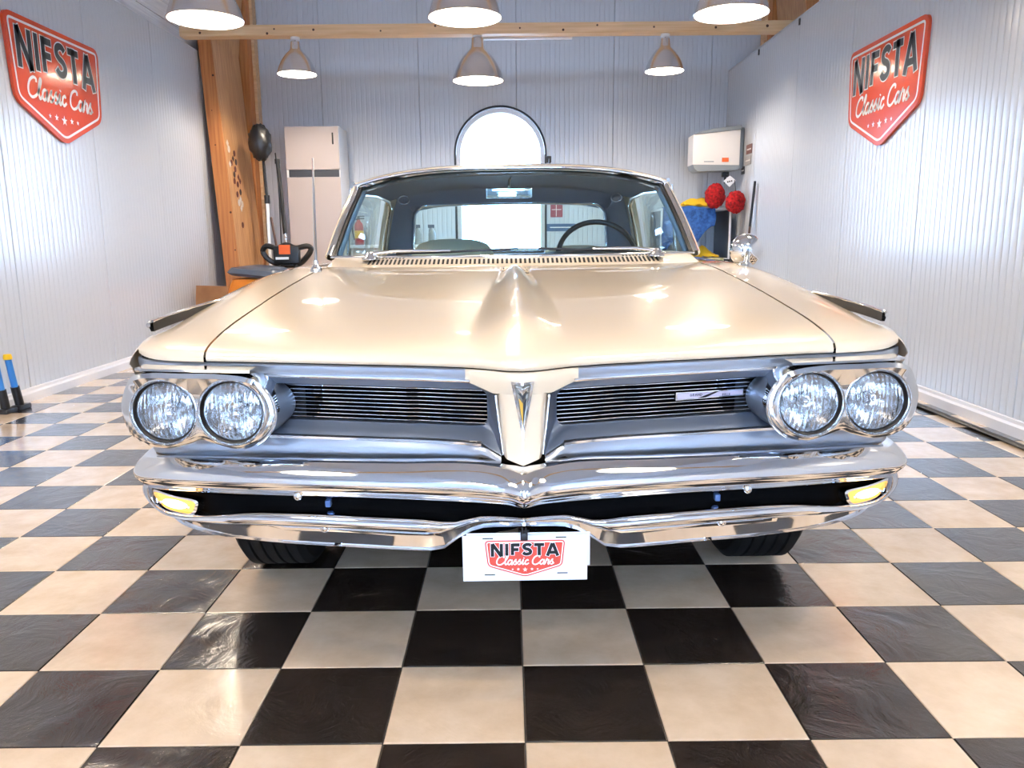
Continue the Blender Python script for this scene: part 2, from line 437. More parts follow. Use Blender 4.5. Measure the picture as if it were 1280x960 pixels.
# skirting
def skirting(name, x, sgn, label):
    o = empty(name, (x, 0, 0), kind='structure', label=label)
    pr = [(0, 0), (.022, 0), (.022, .055), (.012, .068), (.010, .085), (0, .09)]
    cuts = [YFRONT, -5.0, -2.0, 1.0, 3.55, 6.2, YB]
    for a, b in zip(cuts[:-1], cuts[1:]):
        mb = MB(); mb.prism([(sgn*d, a+.0015, z) for d, z in pr], (0, b-a-.003, 0)); mb.build('skirting_length', M['base'], o)
skirting('baseboard_left', XL, 1, 'white skirting board along the left wall')
skirting('baseboard_right', XR, -1, 'white skirting board along the right wall')

# arched window frame and pane
win = empty('window_1', (AX, YB, 0), kind='structure', label='white arched window with a dark seal line')
def arch_loop(r, y, inset=0.0, n=NB):
    return [(-r, y, ASILL+inset)] + [(r*math.cos(math.pi*(1-k/n)), y, ASPR+r*math.sin(math.pi*(1-k/n))) for k in range(n+1)] + [(r, y, ASILL+inset)]
mb = MB(); mb.grid([arch_loop(AR-.003, -.012), arch_loop(AR+.02, -.012, -.02), arch_loop(AR+.02, .0, -.02), arch_loop(AR-.003, .0)], closed_u=True, closed_v=True)
mb.build('seal', M['black'], win, smooth=40)
mb = MB(); mb.grid([arch_loop(AR-.055, .06, .055), arch_loop(AR-.003, .06, 0), arch_loop(AR-.003, .12, 0), arch_loop(AR-.055, .12, .055)], closed_u=True, closed_v=True)
mb.build('frame', M['white'], win, smooth=40)
mb = MB(); lp = arch_loop(AR-.05, .09, .05); mb.add(lp, [tuple(range(len(lp)))]); mb.build('pane', M['window_glass'], win)
hd = MB().bevel_box(AR+.02, AR+.075, -.03, -.002, 1.95, 2.03, .008); hd.tube([(AR+.05, -.02, 1.99), (AR+.05, -.07, 1.99), (AR+.05, -.07, 1.86)], .011)
hd.build('handle', M['black'], win, smooth=40)

# ------------------------------------------------------------------ timber frame and beam
def knots(parent, spots):
    for p, r, ax in spots:
        mb = MB(); mb.lathe([(0.0005, 0), (r, 0), (r*.9, .002)], n=10, c=p, axis=ax); mb.build('knot', M['knot'], parent)
BY = 6.6
beam = empty('cross_beam', (0, BY, 3.0), label='long pale pine beam crossing the room below the back wall lamps row', cat='beam')
MB().bevel_box(-3.20, 3.2, 0, .14, .0, .10, .004).build('timber', M['wood_pale'], beam, smooth=30)
knots(beam, [((x, -.0015, z), r, 'y') for x, z, r in ((-3.0, .03, .012), (-2.35, .02, .012), (-2.28, .06, .009), (-1.9, .05, .012), (-1.25, .035, .009), (-.72, .075, .011), (.1, .05, .009), (.52, .03, .012), (.85, .07, .01), (1.4, .05, .01), (2.0, .04, .012), (2.5, .05, .014))])
MB().bevel_box(-.26, .62, .14, .17, -.02, .0, .003).build('cable_duct', M['white'], beam)

def lean_post(name, sx, label):
    o = empty(name, (0, 7.15, 0), label=label, cat='post')
    mb = MB()
    def ring(z, y):
        t = z/3.1
        xo = lerp(-3.10, -3.235, t); xi = lerp(-2.93, -3.10, t)
        return [(sx*xo, y, z), (sx*xi, y, z)]
    zs = [0, 3.1, 4.3]
    rows = []
    for z in zs:
        a = ring(z, 0) if z < 4 else [(sx*-3.08, 0, z), (sx*-2.95, 0, z)]
        b = ring(z, .85) if z < 4 else [(sx*-3.08, .85, z), (sx*-2.95, .85, z)]
        rows.append([a[0], a[1], b[1], b[0]])
    n4 = [p for r in rows for p in r]
    front = MB()
    for k in range(len(zs)-1):
        front.add([rows[k][0], rows[k][1], rows[k+1][1], rows[k+1][0]], [(0, 1, 2, 3)])
    side = MB()
    for k in range(len(zs)-1):
        e = sx*-1*.004
        side.add([rows[k][1], rows[k][2], rows[k+1][2], rows[k+1][1]], [(0, 1, 2, 3)])
    # solid haunch
    mb.grid(rows, closed_u=True); mb.f += [(3, 2, 1, 0), (8, 9, 10, 11)]
    h = mb.build('leaning_timber', M['wood'], o)
    sd = MB()
    for k in range(len(zs)-1):
        q = [Vector(rows[k][1]), Vector(rows[k][2]), Vector(rows[k+1][2]), Vector(rows[k+1][1])]
        e = Vector((-sx*-1*.006, 0, 0)); q[0].y += .012; q[3].y += .012
        sd.prism(q, e)
    sd.build('side_board', M['wood_lt'], o)
    MB().bevel_box(min(sx*-3.22, sx*-3.02), max(sx*-3.22, sx*-3.02), .95, 1.24, 0, 4.0, .004).build('upright_timber', M['wood'], o)
    MB().bevel_box(min(sx*-3.02, sx*-2.985), max(sx*-3.02, sx*-2.985), 1.10, 1.24, 0, 4.0, .003).build('edge_strip', M['wood_pale'], o)
    return o
pl = lean_post('timber_post', 1, 'leaning orange glulam post in the corner beside the cleaning gear')
knots(pl, [((x, -.0015, z), r, 'y') for x, z, r in ((-3.10, 2.75, .012), (-3.13, 2.05, .008), (-3.02, 1.35, .012), (-3.0, .95, .008), (-3.14, 2.4, .006))])
pr_ = lean_post('timber_post', -1, 'leaning orange glulam post rising behind the right partition wall')

# stickers on the side of the left post
def post_side(y, z): return Vector((lerp(-2.93, -3.10, z/3.1)+.008, 7.15+y, z))
stick_cols = [material('sticker_maroon', S(92, 36, 32), rough=.5), material('sticker_white', S(216, 206, 196), rough=.5), material('sticker_navy', S(50, 34, 36), rough=.5)]
spots = [(.10, 2.08, 1), (.12, 2.02, 1), (.28, 1.99, 0), (.22, 1.93, 2), (.15, 1.88, 0), (.30, 1.90, 2), (.10, 1.86, 1), (.25, 1.82, 0), (.20, 1.76, 2), (.32, 1.74, 0), (.18, 1.69, 0), (.27, 1.66, 0), (.36, 1.70, 0), (.33, 1.58, 2), (.22, 1.55, 0), (.30, 1.50, 1), (.24, 1.46, 1), (.34, 1.45, 1), (.29, 1.40, 1), (.27, 1.22, 0)]
for k, (y, z, c) in enumerate(spots):
    p = post_side(y, z); r = .034 if c != 1 else .038; n = 12 if k % 3 else 4
    mb = MB(); mb.prism([p+Vector((0, r*math.cos(2*math.pi*i/n), r*math.sin(2*math.pi*i/n))) for i in range(n)], (.002, 0, 0))
    ws = mb.build('sticker', stick_cols[c])
    _nm = ('maroon', 'white', 'dark brown')[c]+(' round' if n == 12 else ' diamond shaped')
    tag(ws, 'small '+_nm+' sticker pasted on the side of the leaning timber post', 'sticker', _nm+' stickers on the timber post')

# ------------------------------------------------------------------ pendant lamps
def lamp(loc, dia, drop, label, group=None, power=1.0):
    """aluminium pendant; loc = centre of the rim"""
    o = empty('pendant_lamp', loc, label=label, cat='lamp', group=group)
    R = dia/2; k = dia/0.5
    prof = [(R, 0), (R*.965, .035*k), (R*.90, .085*k), (R*.79, .145*k), (R*.64, .205*k), (R*.47, .255*k), (R*.335, .285*k), (R*.30, .298*k)]
    outer = prof; inner = [(r-.003, z) for r, z in reversed(prof)]
    MB().lathe(outer+[(R*.29, .30*k)], n=40).build('shade', M['alu'], o, smooth=40, fix=False)
    MB().lathe([(R+.002, -.003), (R+.004, 0), (R+.001, .004)], n=40).build('rim', M['alu'], o, smooth=60, fix=False)
    li = MB().lathe([(r-.004, z) for r, z in prof]+[(0.001, .295*k)], n=40).build('lining', M['shade_white'], o, smooth=40, fix=False)
    MB().lathe([(R*.30, .298*k), (R*.27, .312*k), (R*.25, .35*k), (R*.23, .395*k), (R*.20, .40*k), (0.001, .402*k)], n=24).build('neck', M['alu'], o, smooth=40, fix=False)
    MB().lathe([(.001, .13*k), (.03*k, .14*k), (.045*k, .175*k), (.032*k, .215*k), (.018*k, .25*k), (.018*k, .29*k)], n=16).build('bulb', M['bulb'], o, smooth=60, fix=False)
    top = .40*k
    if drop > 0:
        MB().tube([(0, 0, top), (0, 0, top+drop)], .006, n=6).build('cord', M['black'], o)
        MB().lathe([(.001, top+drop-.03), (.045, top+drop-.028), (.045, top+drop-.001), (.001, top+drop)], n=16).build('canopy', M['white'], o, smooth=40)
    ld = bpy.data.lights.new('bulb_light', 'POINT'); ld.energy = LAMP_W*power; ld.color = (1.0, 0.86, 0.70); ld.shadow_soft_size = .05*k
    lo = bpy.data.objects.new('bulb_light', ld); COL.objects.link(lo); lo.parent = o; lo.location = (0, 0, .10*k)
    return o
lamp((-2.07, 4.2, 2.52), .5, .08, 'big aluminium pendant lamp hanging close to the left wall sign')
lamp((-.31, 4.2, 2.52), .5, .08, 'big aluminium pendant lamp hanging over the middle of the car')
lamp((1.50, 4.2, 2.53), .5, .08, 'big aluminium pendant lamp hanging close to the right wall sign')
lamp((-2.10, BY+.07, 2.655), .38, .041, 'small aluminium pendant lamp under the beam by the grey cabinet', power=1.7)
lamp((-.315, BY+.07, 2.58), .5, .02, 'aluminium pendant lamp under the beam just left of the arched window', power=1.7)
lamp((1.525, BY+.07, 2.655), .38, .041, 'small aluminium pendant lamp under the beam by the hose reel', power=1.7)
for yy, wh in ((1.8, 'above the bonnet'), (-.6, 'in front of the bumper'), (-3.0, 'nearest the doorway')):
    for xx, sd in ((-2.07, 'left wall end'), (-.31, 'middle'), (1.50, 'right wall end')):
        lamp((xx, yy, 2.52), .5, .08, 'aluminium pendant lamp at the %s of the beam %s' % (sd, wh), 'pendant lamps over the front half of the room')
for n_, yy in enumerate((4.1, 1.7, -.7, -3.1)):
    b_ = empty('cross_beam', (0, yy, 3.0), label=['pine beam carrying the lamps beside the wall signs', 'pine beam carrying the lamps above the bonnet', 'pine beam carrying the lamps in front of the bumper', 'pine beam carrying the lamps nearest the doorway'][n_], cat='beam')
    MB().bevel_box(-3.20, 3.2, 0, .14, .0, .10, .004).build('timber', M['wood_pale'], b_, smooth=30)

# ------------------------------------------------------------------ lettering and shield badge
def stroke(mb, pts, w, P, n):
    """flat ribbon along 2-D points"""
    pts = [Vector((p[0], p[1])) for p in pts]; L = []; Rr = []
    for i, p in enumerate(pts):
        if i == 0: t = (pts[1]-p).normalized(); m = 1
        elif i == len(pts)-1: t = (p-pts[i-1]).normalized(); m = 1
        else:
            a = (p-pts[i-1]).normalized(); b = (pts[i+1]-p).normalized(); t = (a+b)
            t = t.normalized() if t.length > 1e-4 else b
            m = min(1.6, 1/max(.4, t.dot(b)))
        nn = Vector((-t.y, t.x))*w/2*m; L.append(p+nn); Rr.append(p-nn)
    mb.grid([[P(q.x, q.y, n) for q in L], [P(q.x, q.y, n) for q in Rr]])
LET = {
 'N': (.86, [[(0.12, 0), (0.12, 1)], [(0.12, 1), (.74, 0)], [(.74, 0), (.74, 1)]]),
 'I': (.30, [[(.15, 0), (.15, 1)]]),
 'F': (.68, [[(.14, 0), (.14, 1)], [(.14, .89), (.64, .89)], [(.14, .48), (.56, .48)]]),
 'S': (.74, [[(.64, .80), (.52, .90), (.34, .91), (.18, .82), (.16, .66), (.28, .55), (.48, .47), (.60, .34), (.57, .17), (.40, .08), (.22, .10), (.09, .22)]]),
 'T': (.72, [[(.36, 0), (.36, 1)], [(.02, .89), (.70, .89)]]),
 'A': (.92, [[(.10, 0), (.44, 1)], [(.48, 1), (.82, 0)], [(.24, .28), (.68, .28)]]),
}
SCR = {
 'C': (.82, [[(.72, .78), (.70, .96), (.48, 1.0), (.22, .82), (.08, .48), (.12, .14), (.36, -.02), (.64, .08), (.84, .28)]]),
 'l': (.36, [[(0, .22), (.22, .66), (.30, .96), (.22, 1.02), (.12, .70), (.10, .20), (.20, 0), (.38, .18)]]),
 'a': (.56, [[(.40, .46), (.22, .54), (.05, .34), (.06, .08), (.20, 0), (.36, .20), (.43, .50), (.40, .14), (.46, 0), (.58, .18)]]),
 's': (.42, [[(0, .18), (.22, .56), (.22, .40), (.33, .20), (.26, .02), (.08, .02)], [(.26, .02), (.44, .18)]]),
 'i': (.32, [[(0, .18), (.14, .54), (.10, .16), (.17, 0), (.33, .18)], [(.17, .70), (.20, .78)]]),
 'c': (.40, [[(.34, .42), (.26, .54), (.08, .40), (.05, .14), (.18, 0), (.42, .18)]]),
 'r': (.44, [[(0, .18), (.12, .60), (.16, .50), (.32, .48), (.28, .14), (.34, 0), (.46, .18)]]),
}
def round_poly(pts, r, n=5):
    out = []; N = len(pts)
    for i in range(N):
        p = Vector(pts[i]); a = (Vector(pts[i-1])-p); b = (Vector(pts[(i+1) % N])-p)
        q0 = p+a.normalized()*min(r, a.length*.4); q1 = p+b.normalized()*min(r, b.length*.4)
        for k in range(n+1):
            t = k/n; out.append((1-t)**2*q0+2*t*(1-t)*p+t*t*q1)
    return out
def inset(pts, d):
    out = []; N = len(pts)
    area = sum(pts[i].x*pts[(i+1) % N].y-pts[(i+1) % N].x*pts[i].y for i in range(N)); sg = 1 if area > 0 else -1
    for i in range(N):
        a = (pts[i]-pts[i-1]).normalized(); b = (pts[(i+1) % N]-pts[i]).normalized()
        na = Vector((-a.y, a.x))*sg; nb = Vector((-b.y, b.x))*sg; nn = na+nb
        nn = nn/ max(.3, nn.dot(na)) if nn.length > 1e-6 else na
        out.append(pts[i]+nn*d)
    return out
def shield(parent, P, w, h, step, red, board_t=None, board_mat=None):
    """badge: P(u, v, n) -> point; w, h size; step = height of each printed layer"""
    k = w
    base = [(-.5*w, .5*h), (.5*w, .5*h), (.465*w, -.20*h), (0.0, -.5*h), (-.465*w, -.20*h)]
    o0 = round_poly(base, .055*w)
    if board_t:
        mb = MB(); pts = [P(p.x, p.y, 0) for p in inset(o0, -.012*w)]; off = P(0, 0, board_t)-P(0, 0, 0); mb.prism(pts, off); mb.build('board', board_mat, parent)
    z0 = board_t or 0.0
    def face(poly, n, mat, name):
        mb = MB(); mb.prism([P(p.x, p.y, n-step*.9) for p in poly], P(0, 0, step*.9)-P(0, 0, 0)); return mb.build(name, mat, parent)
    face(o0, z0+step, red, 'red_field')
    a, b = inset(o0, .016*w), inset(o0, .030*w)
    mb = MB(); mb.grid([[P(p.x, p.y, z0+2*step) for p in a], [P(p.x, p.y, z0+2*step) for p in b]], closed_u=True); mb.build('border_line', M['print_white'], parent)
    # main word: black letters with a white outline
    total = sum(LET[c][0] for c in 'NIFSTA')+5*.10; sc = .85*w/total; x = -.425*w; hts = [1.0, .94, .90, .90, .94, 1.0]
    white = MB(); letters = []
    for c, hh in zip('NIFSTA', hts):
        lh = .345*h*hh; top = .415*h
        L = MB()
        for st in LET[c][1]:
            pp = [(x+px*sc, top-lh+py*lh) for px, py in st]
            if len(pp) > 4: pp = [(q.x, q.y) for q in catmull([(a_, b_, 0) for a_, b_ in pp], 4)]
            stroke(L, pp, .225*sc, P, z0+4*step)
            ext = [Vector(p) for p in pp]; d0 = (ext[0]-ext[1]).normalized()*.035*sc; d1 = (ext[-1]-ext[-2]).normalized()*.035*sc
            ext[0] += d0; ext[-1] += d1
            stroke(white, ext, .225*sc+.075*sc, P, z0+3*step)
        letters.append((c, L)); x += (LET[c][0]+.10)*sc
    white.build('letter_outline', M['print_white'], parent)
    for c, L in letters: L.build('letter', M['print_black'], parent)
    # script line
    txt = 'Classic Cars'; adv = sum(SCR[c][0] if c != ' ' else .30 for c in txt); sc = .72*w/adv; x = -.365*w; vs = sc*1.0
    y0 = -.155*h
    for c in txt:
        if c == ' ': x += .30*sc; continue
        mb = MB()
        for st in SCR[c][1]:
            pts = [(x+(px+.12*py)*sc, y0+py*vs*.92) for px, py in st]
            cp = [Vector((q[0], q[1], 0)) for q in pts]; cp = catmull(cp, 5)
            stroke(mb, [(q.x, q.y) for q in cp], .14*sc, P, z0+3*step)
        mb.build('script_letter', M['print_white'], parent)
        x += SCR[c][0]*sc
    for sx, r in ((-.155, .016), (-.085, .022), (0, .032), (.085, .022), (.155, .016)):
        mb = MB(); cx, cy = sx*w, -.285*h-(.012*h if sx == 0 else 0)
        mb.add([P(cx+(r if i % 2 == 0 else r*.42)*w*math.sin(math.pi*i/5), cy+(r if i % 2 == 0 else r*.42)*w*math.cos(math.pi*i/5), z0+3*step) for i in range(10)], [tuple(range(10))])
        mb.build('star', M['print_white'], parent)

sgl = empty('shield_sign', (XL+.002, 4.43, 2.13), label='orange red shield sign on the left wall above the blue handled tools', cat='sign')
shield(sgl, lambda u, v, n: Vector((n, u, v)), 1.15, .75, .0012, M['print_red'], .02, M['print_red'])
sgr = empty('shield_sign', (XR-.002, 4.27, 2.03), label='orange red shield sign on the right partition wall', cat='sign')
shield(sgr, lambda u, v, n: Vector((-n, -u, v)), 1.12, .72, .0012, M['print_red'], .02, M['print_red'])
# ------------------------------------------------------------------ the car (local: x across, y back from the nose, z up)
car = empty('classic_car', (0.004, 0.12, 0), .005, label='cream classic two-door hardtop car with chrome bumper and four round headlights', cat='car')
car.rotation_euler = (0, -.004, .005)
_yf = Table((0, 0), (.03, .006), (.06, .024), (.10, .048), (.16, .072), (.40, .13), (.60, .175), (.75, .205), (.85, .235), (.93, .30), (.99, .42))
def yf(x): return _yf(abs(x))
zbt = Table((0, .779), (.006, .790), (.025, .800), (.07, .812), (.18, .831), (.40, .856), (.70, .885), (1.0, .909), (1.3, .930), (1.6, .942), (2.6, .950), (4.0, .950), (5.3, .93))
HW = .73
def both(fn):
    for s in (-1, 1): fn(s)
def ridge(x, y):
    d = y-yf(x)
    h = .034*smooth(0.0, .20, d)*(1-smooth(1.05, 1.39, y))
    w = lerp(.115, .052, smooth(.1, 1.35, y)); u = abs(x)/w
    return 0 if u >= 1 else h*(.5*(1-u*u)**2+.5*(1-u)**1.1)
def hood_rear(x): return 1.40+.13*(abs(x)/.72)**2
def top_z(x, y): return zbt(y-yf(x)*(1-smooth(.2, 1.5, y)))+ridge(x, y)-.006*smooth(.0, 1, abs(x)/.73)*smooth(.3, .9, y)+.006*smooth(.3, .9, y)
# hood
xs = sorted({round(v, 4) for v in list(np.linspace(-HW, HW, 45))+list(np.linspace(-.13, .13, 33))})
ts = [0, .004, .010, .018, .03, .045, .065, .09, .12, .16]+list(np.linspace(.2, 1, 33))
rows = [[(x, yf(x)+.03, .768) for x in xs], [(x, yf(x)+.004, .770) for x in xs], [(x, yf(x), .774) for x in xs]]
for t in ts:
    rows.append([(x, yf(x)+t*(hood_rear(x)-yf(x)), top_z(x, yf(x)+t*(hood_rear(x)-yf(x)))) for x in xs])
rows.append([(p[0], p[1]+.004, p[2]-.03) for p in rows[-1]])
hood = MB().grid(rows).build('hood', M['paint'], car, smooth=50)

# fenders, doors, quarters
WC, WR = .90, .335
RWC = 3.95
def zlow(y):
    z = .30
    for c in (WC, RWC):
        d = abs(y-c)
        if d < .41: z = max(z, .335+math.sqrt(max(0, .41**2-d*d)))
    if y < .52: z = max(z, lerp(.750, .45, smooth(.30, .52, y)))
    return z
def side_x(z, zc, y):
    dr = zc-z
    return .93+.030*(1-math.exp(-dr/.025))+.012*math.sin(min(1, dr/.45)*math.pi) - .05*smooth(.35, .7, dr)
def side_panel(name, s, y0, y1, inner, ny):
    mb = MB(); ys = np.linspace(0, 1, ny)
    cols = list(np.linspace(inner, .93, 10))
    top = []
    for t in ys:
        row = []
        for x in cols:
            ya = max(y0, yf(x)) if y0 < .4 else y0
            y = ya+t*t*(y1-ya) if y0 < .4 else ya+t*(y1-ya)
            z = top_z(x, y); z -= .018*max(0, (x-.84)/.09)**2*smooth(0.02, .2, y-yf(x))
            row.append((s*x, y, z))
        top.append(row)
    mb.grid(top)
    if y0 < .4:   # rolled front lip
        mb.grid([top[0], [(p[0], p[1], p[2]-.010) for p in top[0]], [(p[0]*.998, p[1]+.015, p[2]-.012) for p in top[0]], [(p[0]*.975, p[1]+.20, p[2]-.020) for p in top[0]]])
    side = []
    for r in top:
        y = r[-1][1]; zc = r[-1][2]; lo = min(zc-.002, zlow(y)); row = []
        for k in range(15):
            t = (k/14)**1.5; z = lerp(zc, lo, t); row.append((s*side_x(z, zc, y), y, z))
        side.append(row)
    mb.grid(side)
    return mb.build(name, M['paint'], car, smooth=45)
def _sides(s):
    side_panel('front_fender', s, .20, 1.60, HW+.006, 44)
    d = side_panel('door', s, 1.604, 2.90, .80, 16)
    side_panel('rear_quarter', s, 2.904, 5.28, .72, 40)
    h = MB().bevel_box(s*.965-.012, s*.965+.012, 2.62, 2.78, .80, .825, .008).build('door_handle', M['chrome_plain'], d, smooth=40)
    mb = MB(); mb.tube([(s*(side_x(.62, .9, 1)+.004), y, .62) for y in np.linspace(.55, 5.2, 20)], .009, n=8, flat=.5); mb.build('side_molding', M['chrome_plain'], car, smooth=50)
both(_sides)
# cowl with its slots
rows = []
for t in np.linspace(0, 1, 6):
    rows.append([(x, lerp(hood_rear(x)+.006, 1.50+.26*(abs(x)/.76)**2, t), lerp(top_z(x, hood_rear(x)), .978, t)-.004) for x in np.linspace(-.745, .745, 41)])
cowl = MB().grid(rows).build('cowl_panel', M['paint'], car, smooth=50)
def cowl_pt(x, t, dz=0): return Vector((x, lerp(hood_rear(x)+.006, 1.50+.26*(abs(x)/.76)**2, t), lerp(top_z(x, hood_rear(x)), .978, t)-.004+dz))
mb = MB()
for k in range(66):
    x = lerp(-.575, .575, k/65); w = .0042
    mb.prism([cowl_pt(x-w, .30, .0022), cowl_pt(x+w, .30, .0022), cowl_pt(x+w, .74, .0022), cowl_pt(x-w, .74, .0022)], (0, 0, -.0012))
mb.build('vent_slots', M['gap'], cowl, kind='stuff', label='row of black vent slots in the cowl')
mb = MB()
for s in (-1, 1):
    for k in range(11):
        x = s*lerp(.44, .585, k/10); w = .0035
        mb.prism([cowl_pt(x-w, .86, .0015), cowl_pt(x+w, .86, .0015), cowl_pt(x+w, .98, .0015), cowl_pt(x-w, .98, .0015)], (0, 0, -.004))
mb.build('vent_slots', M['gap'], cowl, kind='stuff', label='short row of black vent slots below the windscreen')

# header panel, nose prow and emblem
zlo_head = Table((0, .721), (.050, .720), (.0575, .719), (.115, .737), (.16, .742), (.95, .742))
def header(xs, mat, name):
    rows = [[(x, yf(abs(x))+.004+dy, lerp(.7665, zlo_head(abs(x)), t)) for x in xs] for t, dy in ((0, .03), (0, .002), (.12, -.002), (.5, -.003), (1, 0), (1, .02))]
    return MB().grid(rows).build(name, mat, car, smooth=40)
header(np.linspace(-.122, .122, 45), M['paint'], 'nose_header')
for s in (-1, 1): header([s*x for x in np.linspace(.122, .945, 40)], M['silver'], 'header_panel')
MB().grid([[(x, yf(abs(x))+.014, z) for x in np.linspace(-.93, .93, 81)] for z in (.758, .778)]).build('hood_gap', M['matt_black'], car)
rows = []
for t in np.linspace(0, 1, 12):
    z = lerp(.722, .568, t); w = lerp(.0555, .042, t); r = []
    for k in range(-10, 11):
        u = k/10; x = u*w; zz = z+(.016*abs(u)*smooth(.7, 1, t))
        r.append((x, yf(abs(x))*1.0-.004+.028*smooth(.86, 1, abs(u)), zz))
    r = [(r[0][0]-.012, r[0][1]+.05, r[0][2])]+r+[(r[-1][0]+.012, r[-1][1]+.05, r[-1][2])]
    rows.append(r)
nose = MB().grid(rows).build('nose_prow', M['paint'], car, smooth=35)
def _nose_edge(s):
    mb = MB(); mb.tube([(s*(lerp(.0565, .043, t)), .024, lerp(.716, .586, t)) for t in np.linspace(0, 1, 8)], .0028, n=6); mb.build('edge_molding', M['chrome_plain'], nose, smooth=60)
both(_nose_edge)
em = empty('emblem', (0, 0, 0)); em.parent = car; em['label'] = 'chrome arrowhead badge with gold centre'
def emP(x, z, o=0): return Vector((x, yf(abs(x))*.7-.006-o, z))
fr_o = [(-.0245, .750), (0, .7475), (.0245, .750), (.0, .624)]; fr_i = [(-.0175, .7445), (0, .742), (.0175, .7445), (.0, .647)]
def dens(l, n=6): return [(lerp(a[0], b[0], k/n), lerp(a[1], b[1], k/n)) for a, b in zip(l, l[1:]+l[:1]) for k in range(n)]
A, B = dens(fr_o), dens(fr_i)
mb = MB(); mb.grid([[emP(x, z, -.003) for x, z in A], [emP(x, z, .004) for x, z in A], [emP(x, z, .004) for x, z in B], [emP(x, z, -.003) for x, z in B]], closed_u=True); mb.build('rim', M['chrome_plain'], em, smooth=30)
mb = MB(); mb.add([emP(x, z, .0005) for x, z in B], [tuple(range(len(B)))]); mb.build('field', material('emblem_smoke', S(120, 112, 100), rough=.2, metal=.6), em)
for pts, mm, nm in (([(-.0085, .715), (0, .704), (.0, .655)], 'gold', 'gold_facet'), ([(.0085, .715), (0, .704), (.0, .655)], 'black', 'dark_facet'), ([(-.014, .740), (0, .722), (.014, .740), (0, .733)], 'chrome_plain', 'chevron'), ([(-.0115, .728), (0, .712), (.0115, .728), (0, .720)], 'black', 'dark_chevron')):
    mb = MB(); mb.prism([emP(x, z, .0012) for x, z in pts], (0, -.0022, 0)); mb.build(nm, M[mm], em)

# grille recess, bars
def yg(x): return max(yf(x), .034+.235*x) if x < .25 else .034+.235*x
def _grille(s):
    def seg(a, b, n): return [(lerp(a[0], b[0], k/n), lerp(a[1], b[1], k/n)) for k in range(n)]
    def arc(c, r, a0, a1, n): return [(c[0]+r*math.cos(math.radians(lerp(a0, a1, k/n))), c[1]+r*math.sin(math.radians(lerp(a0, a1, k/n)))) for k in range(n)]
    out = seg((.66, .738), (.115, .738), 24)+seg((.115, .738), (.059, .718), 6)+seg((.059, .716), (.046, .584), 8)+seg((.046, .584), (.092, .606), 6)+seg((.092, .606), (.66, .600), 24)+[(.66, .600)]
    inn = seg((.64, .721), (.094, .721), 24)+arc((.094, .704), .017, 90, 180, 6)+seg((.077, .704), (.077, .647), 8)+arc((.094, .647), .017, 180, 270, 6)+seg((.094, .630), (.64, .628), 24)+[(.64, .628)]
    rows = []
    for t, d in ((0, .006), (.10, .008), (.55, .030), (.85, .046), (1, .050), (1, .075)):
        rows.append([(s*lerp(a[0], b[0], t), lerp(yf(lerp(a[0], b[0], t)), yg(lerp(a[0], b[0], t)), smooth(0, .5, t))+d*(lerp(1, .22, smooth(.69, .715, b[1])) if d < .06 else 1), lerp(a[1], b[1], t)) for a, b in zip(out, inn)])
    g = empty('grille'); g.parent = car
    MB().grid(rows).build('surround', M['argent'], g, smooth=35)
    mb = MB(); mb.grid([[(s*x, yg(x)+.085, z) for x in np.linspace(.07, .64, 20)] for z in (.62, .73)]); mb.build('backing', M['matt_black'], g)
    for k in range(9):
        z = lerp(.637, .711, k/8)
        mb = MB(); xs_ = np.linspace(.0775, .63, 22)
        rr = [[(s*x, yg(x)+y, z+dz) for x in xs_] for y, dz in ((.050, .0007), (.050, -.0007), (.054, -.0007), (.054, .0007))]
        mb.grid(rr, closed_v=True); mb.build('bar', M['chrome_plain'], g)
    # bright trims above and below the openings
    mb = MB(); xs_ = list(np.linspace(.113, .62, 24))
    mb.grid([[(s*x, yf(x)+a, z) for x in xs_] for a, z in ((.008, .7455), (-.004, .7445), (-.0055, .7415), (-.004, .738), (.008, .737))]); mb.build('upper_molding', M['chrome_plain'], g, smooth=50)
    mb = MB(); mb.grid([[(s*x, yf(x)+a, z-.0105*(x-.09)) for x in list(np.linspace(.09, .66, 24))] for a, z in ((.014, .6085), (.0, .6085), (-.006, .6065), (-.006, .6005), (.0, .5985))]); mb.build('lower_molding', M['chrome_plain'], g, smooth=50)
    # lower valance
    xs_ = [.047, .06, .075, .092]+list(np.linspace(.12, .90, 30)); zt = Table((.047, .582), (.092, .6), (.66, .594), (.90, .585)); zb_ = Table((.047, .562), (.085, .574), (.12, .560), (.9, .535))
    mb = MB(); mb.grid([[(s*x, yf(x)+d, lerp(zt(x), zb_(x), t)) for x in xs_] for t, d in ((0, .02), (0, .0), (.25, -.006), (.55, -.010), (.8, -.006), (1, .006), (1, .05))])
    mb.build('valance', M['silver'], g, smooth=45)
both(_grille)

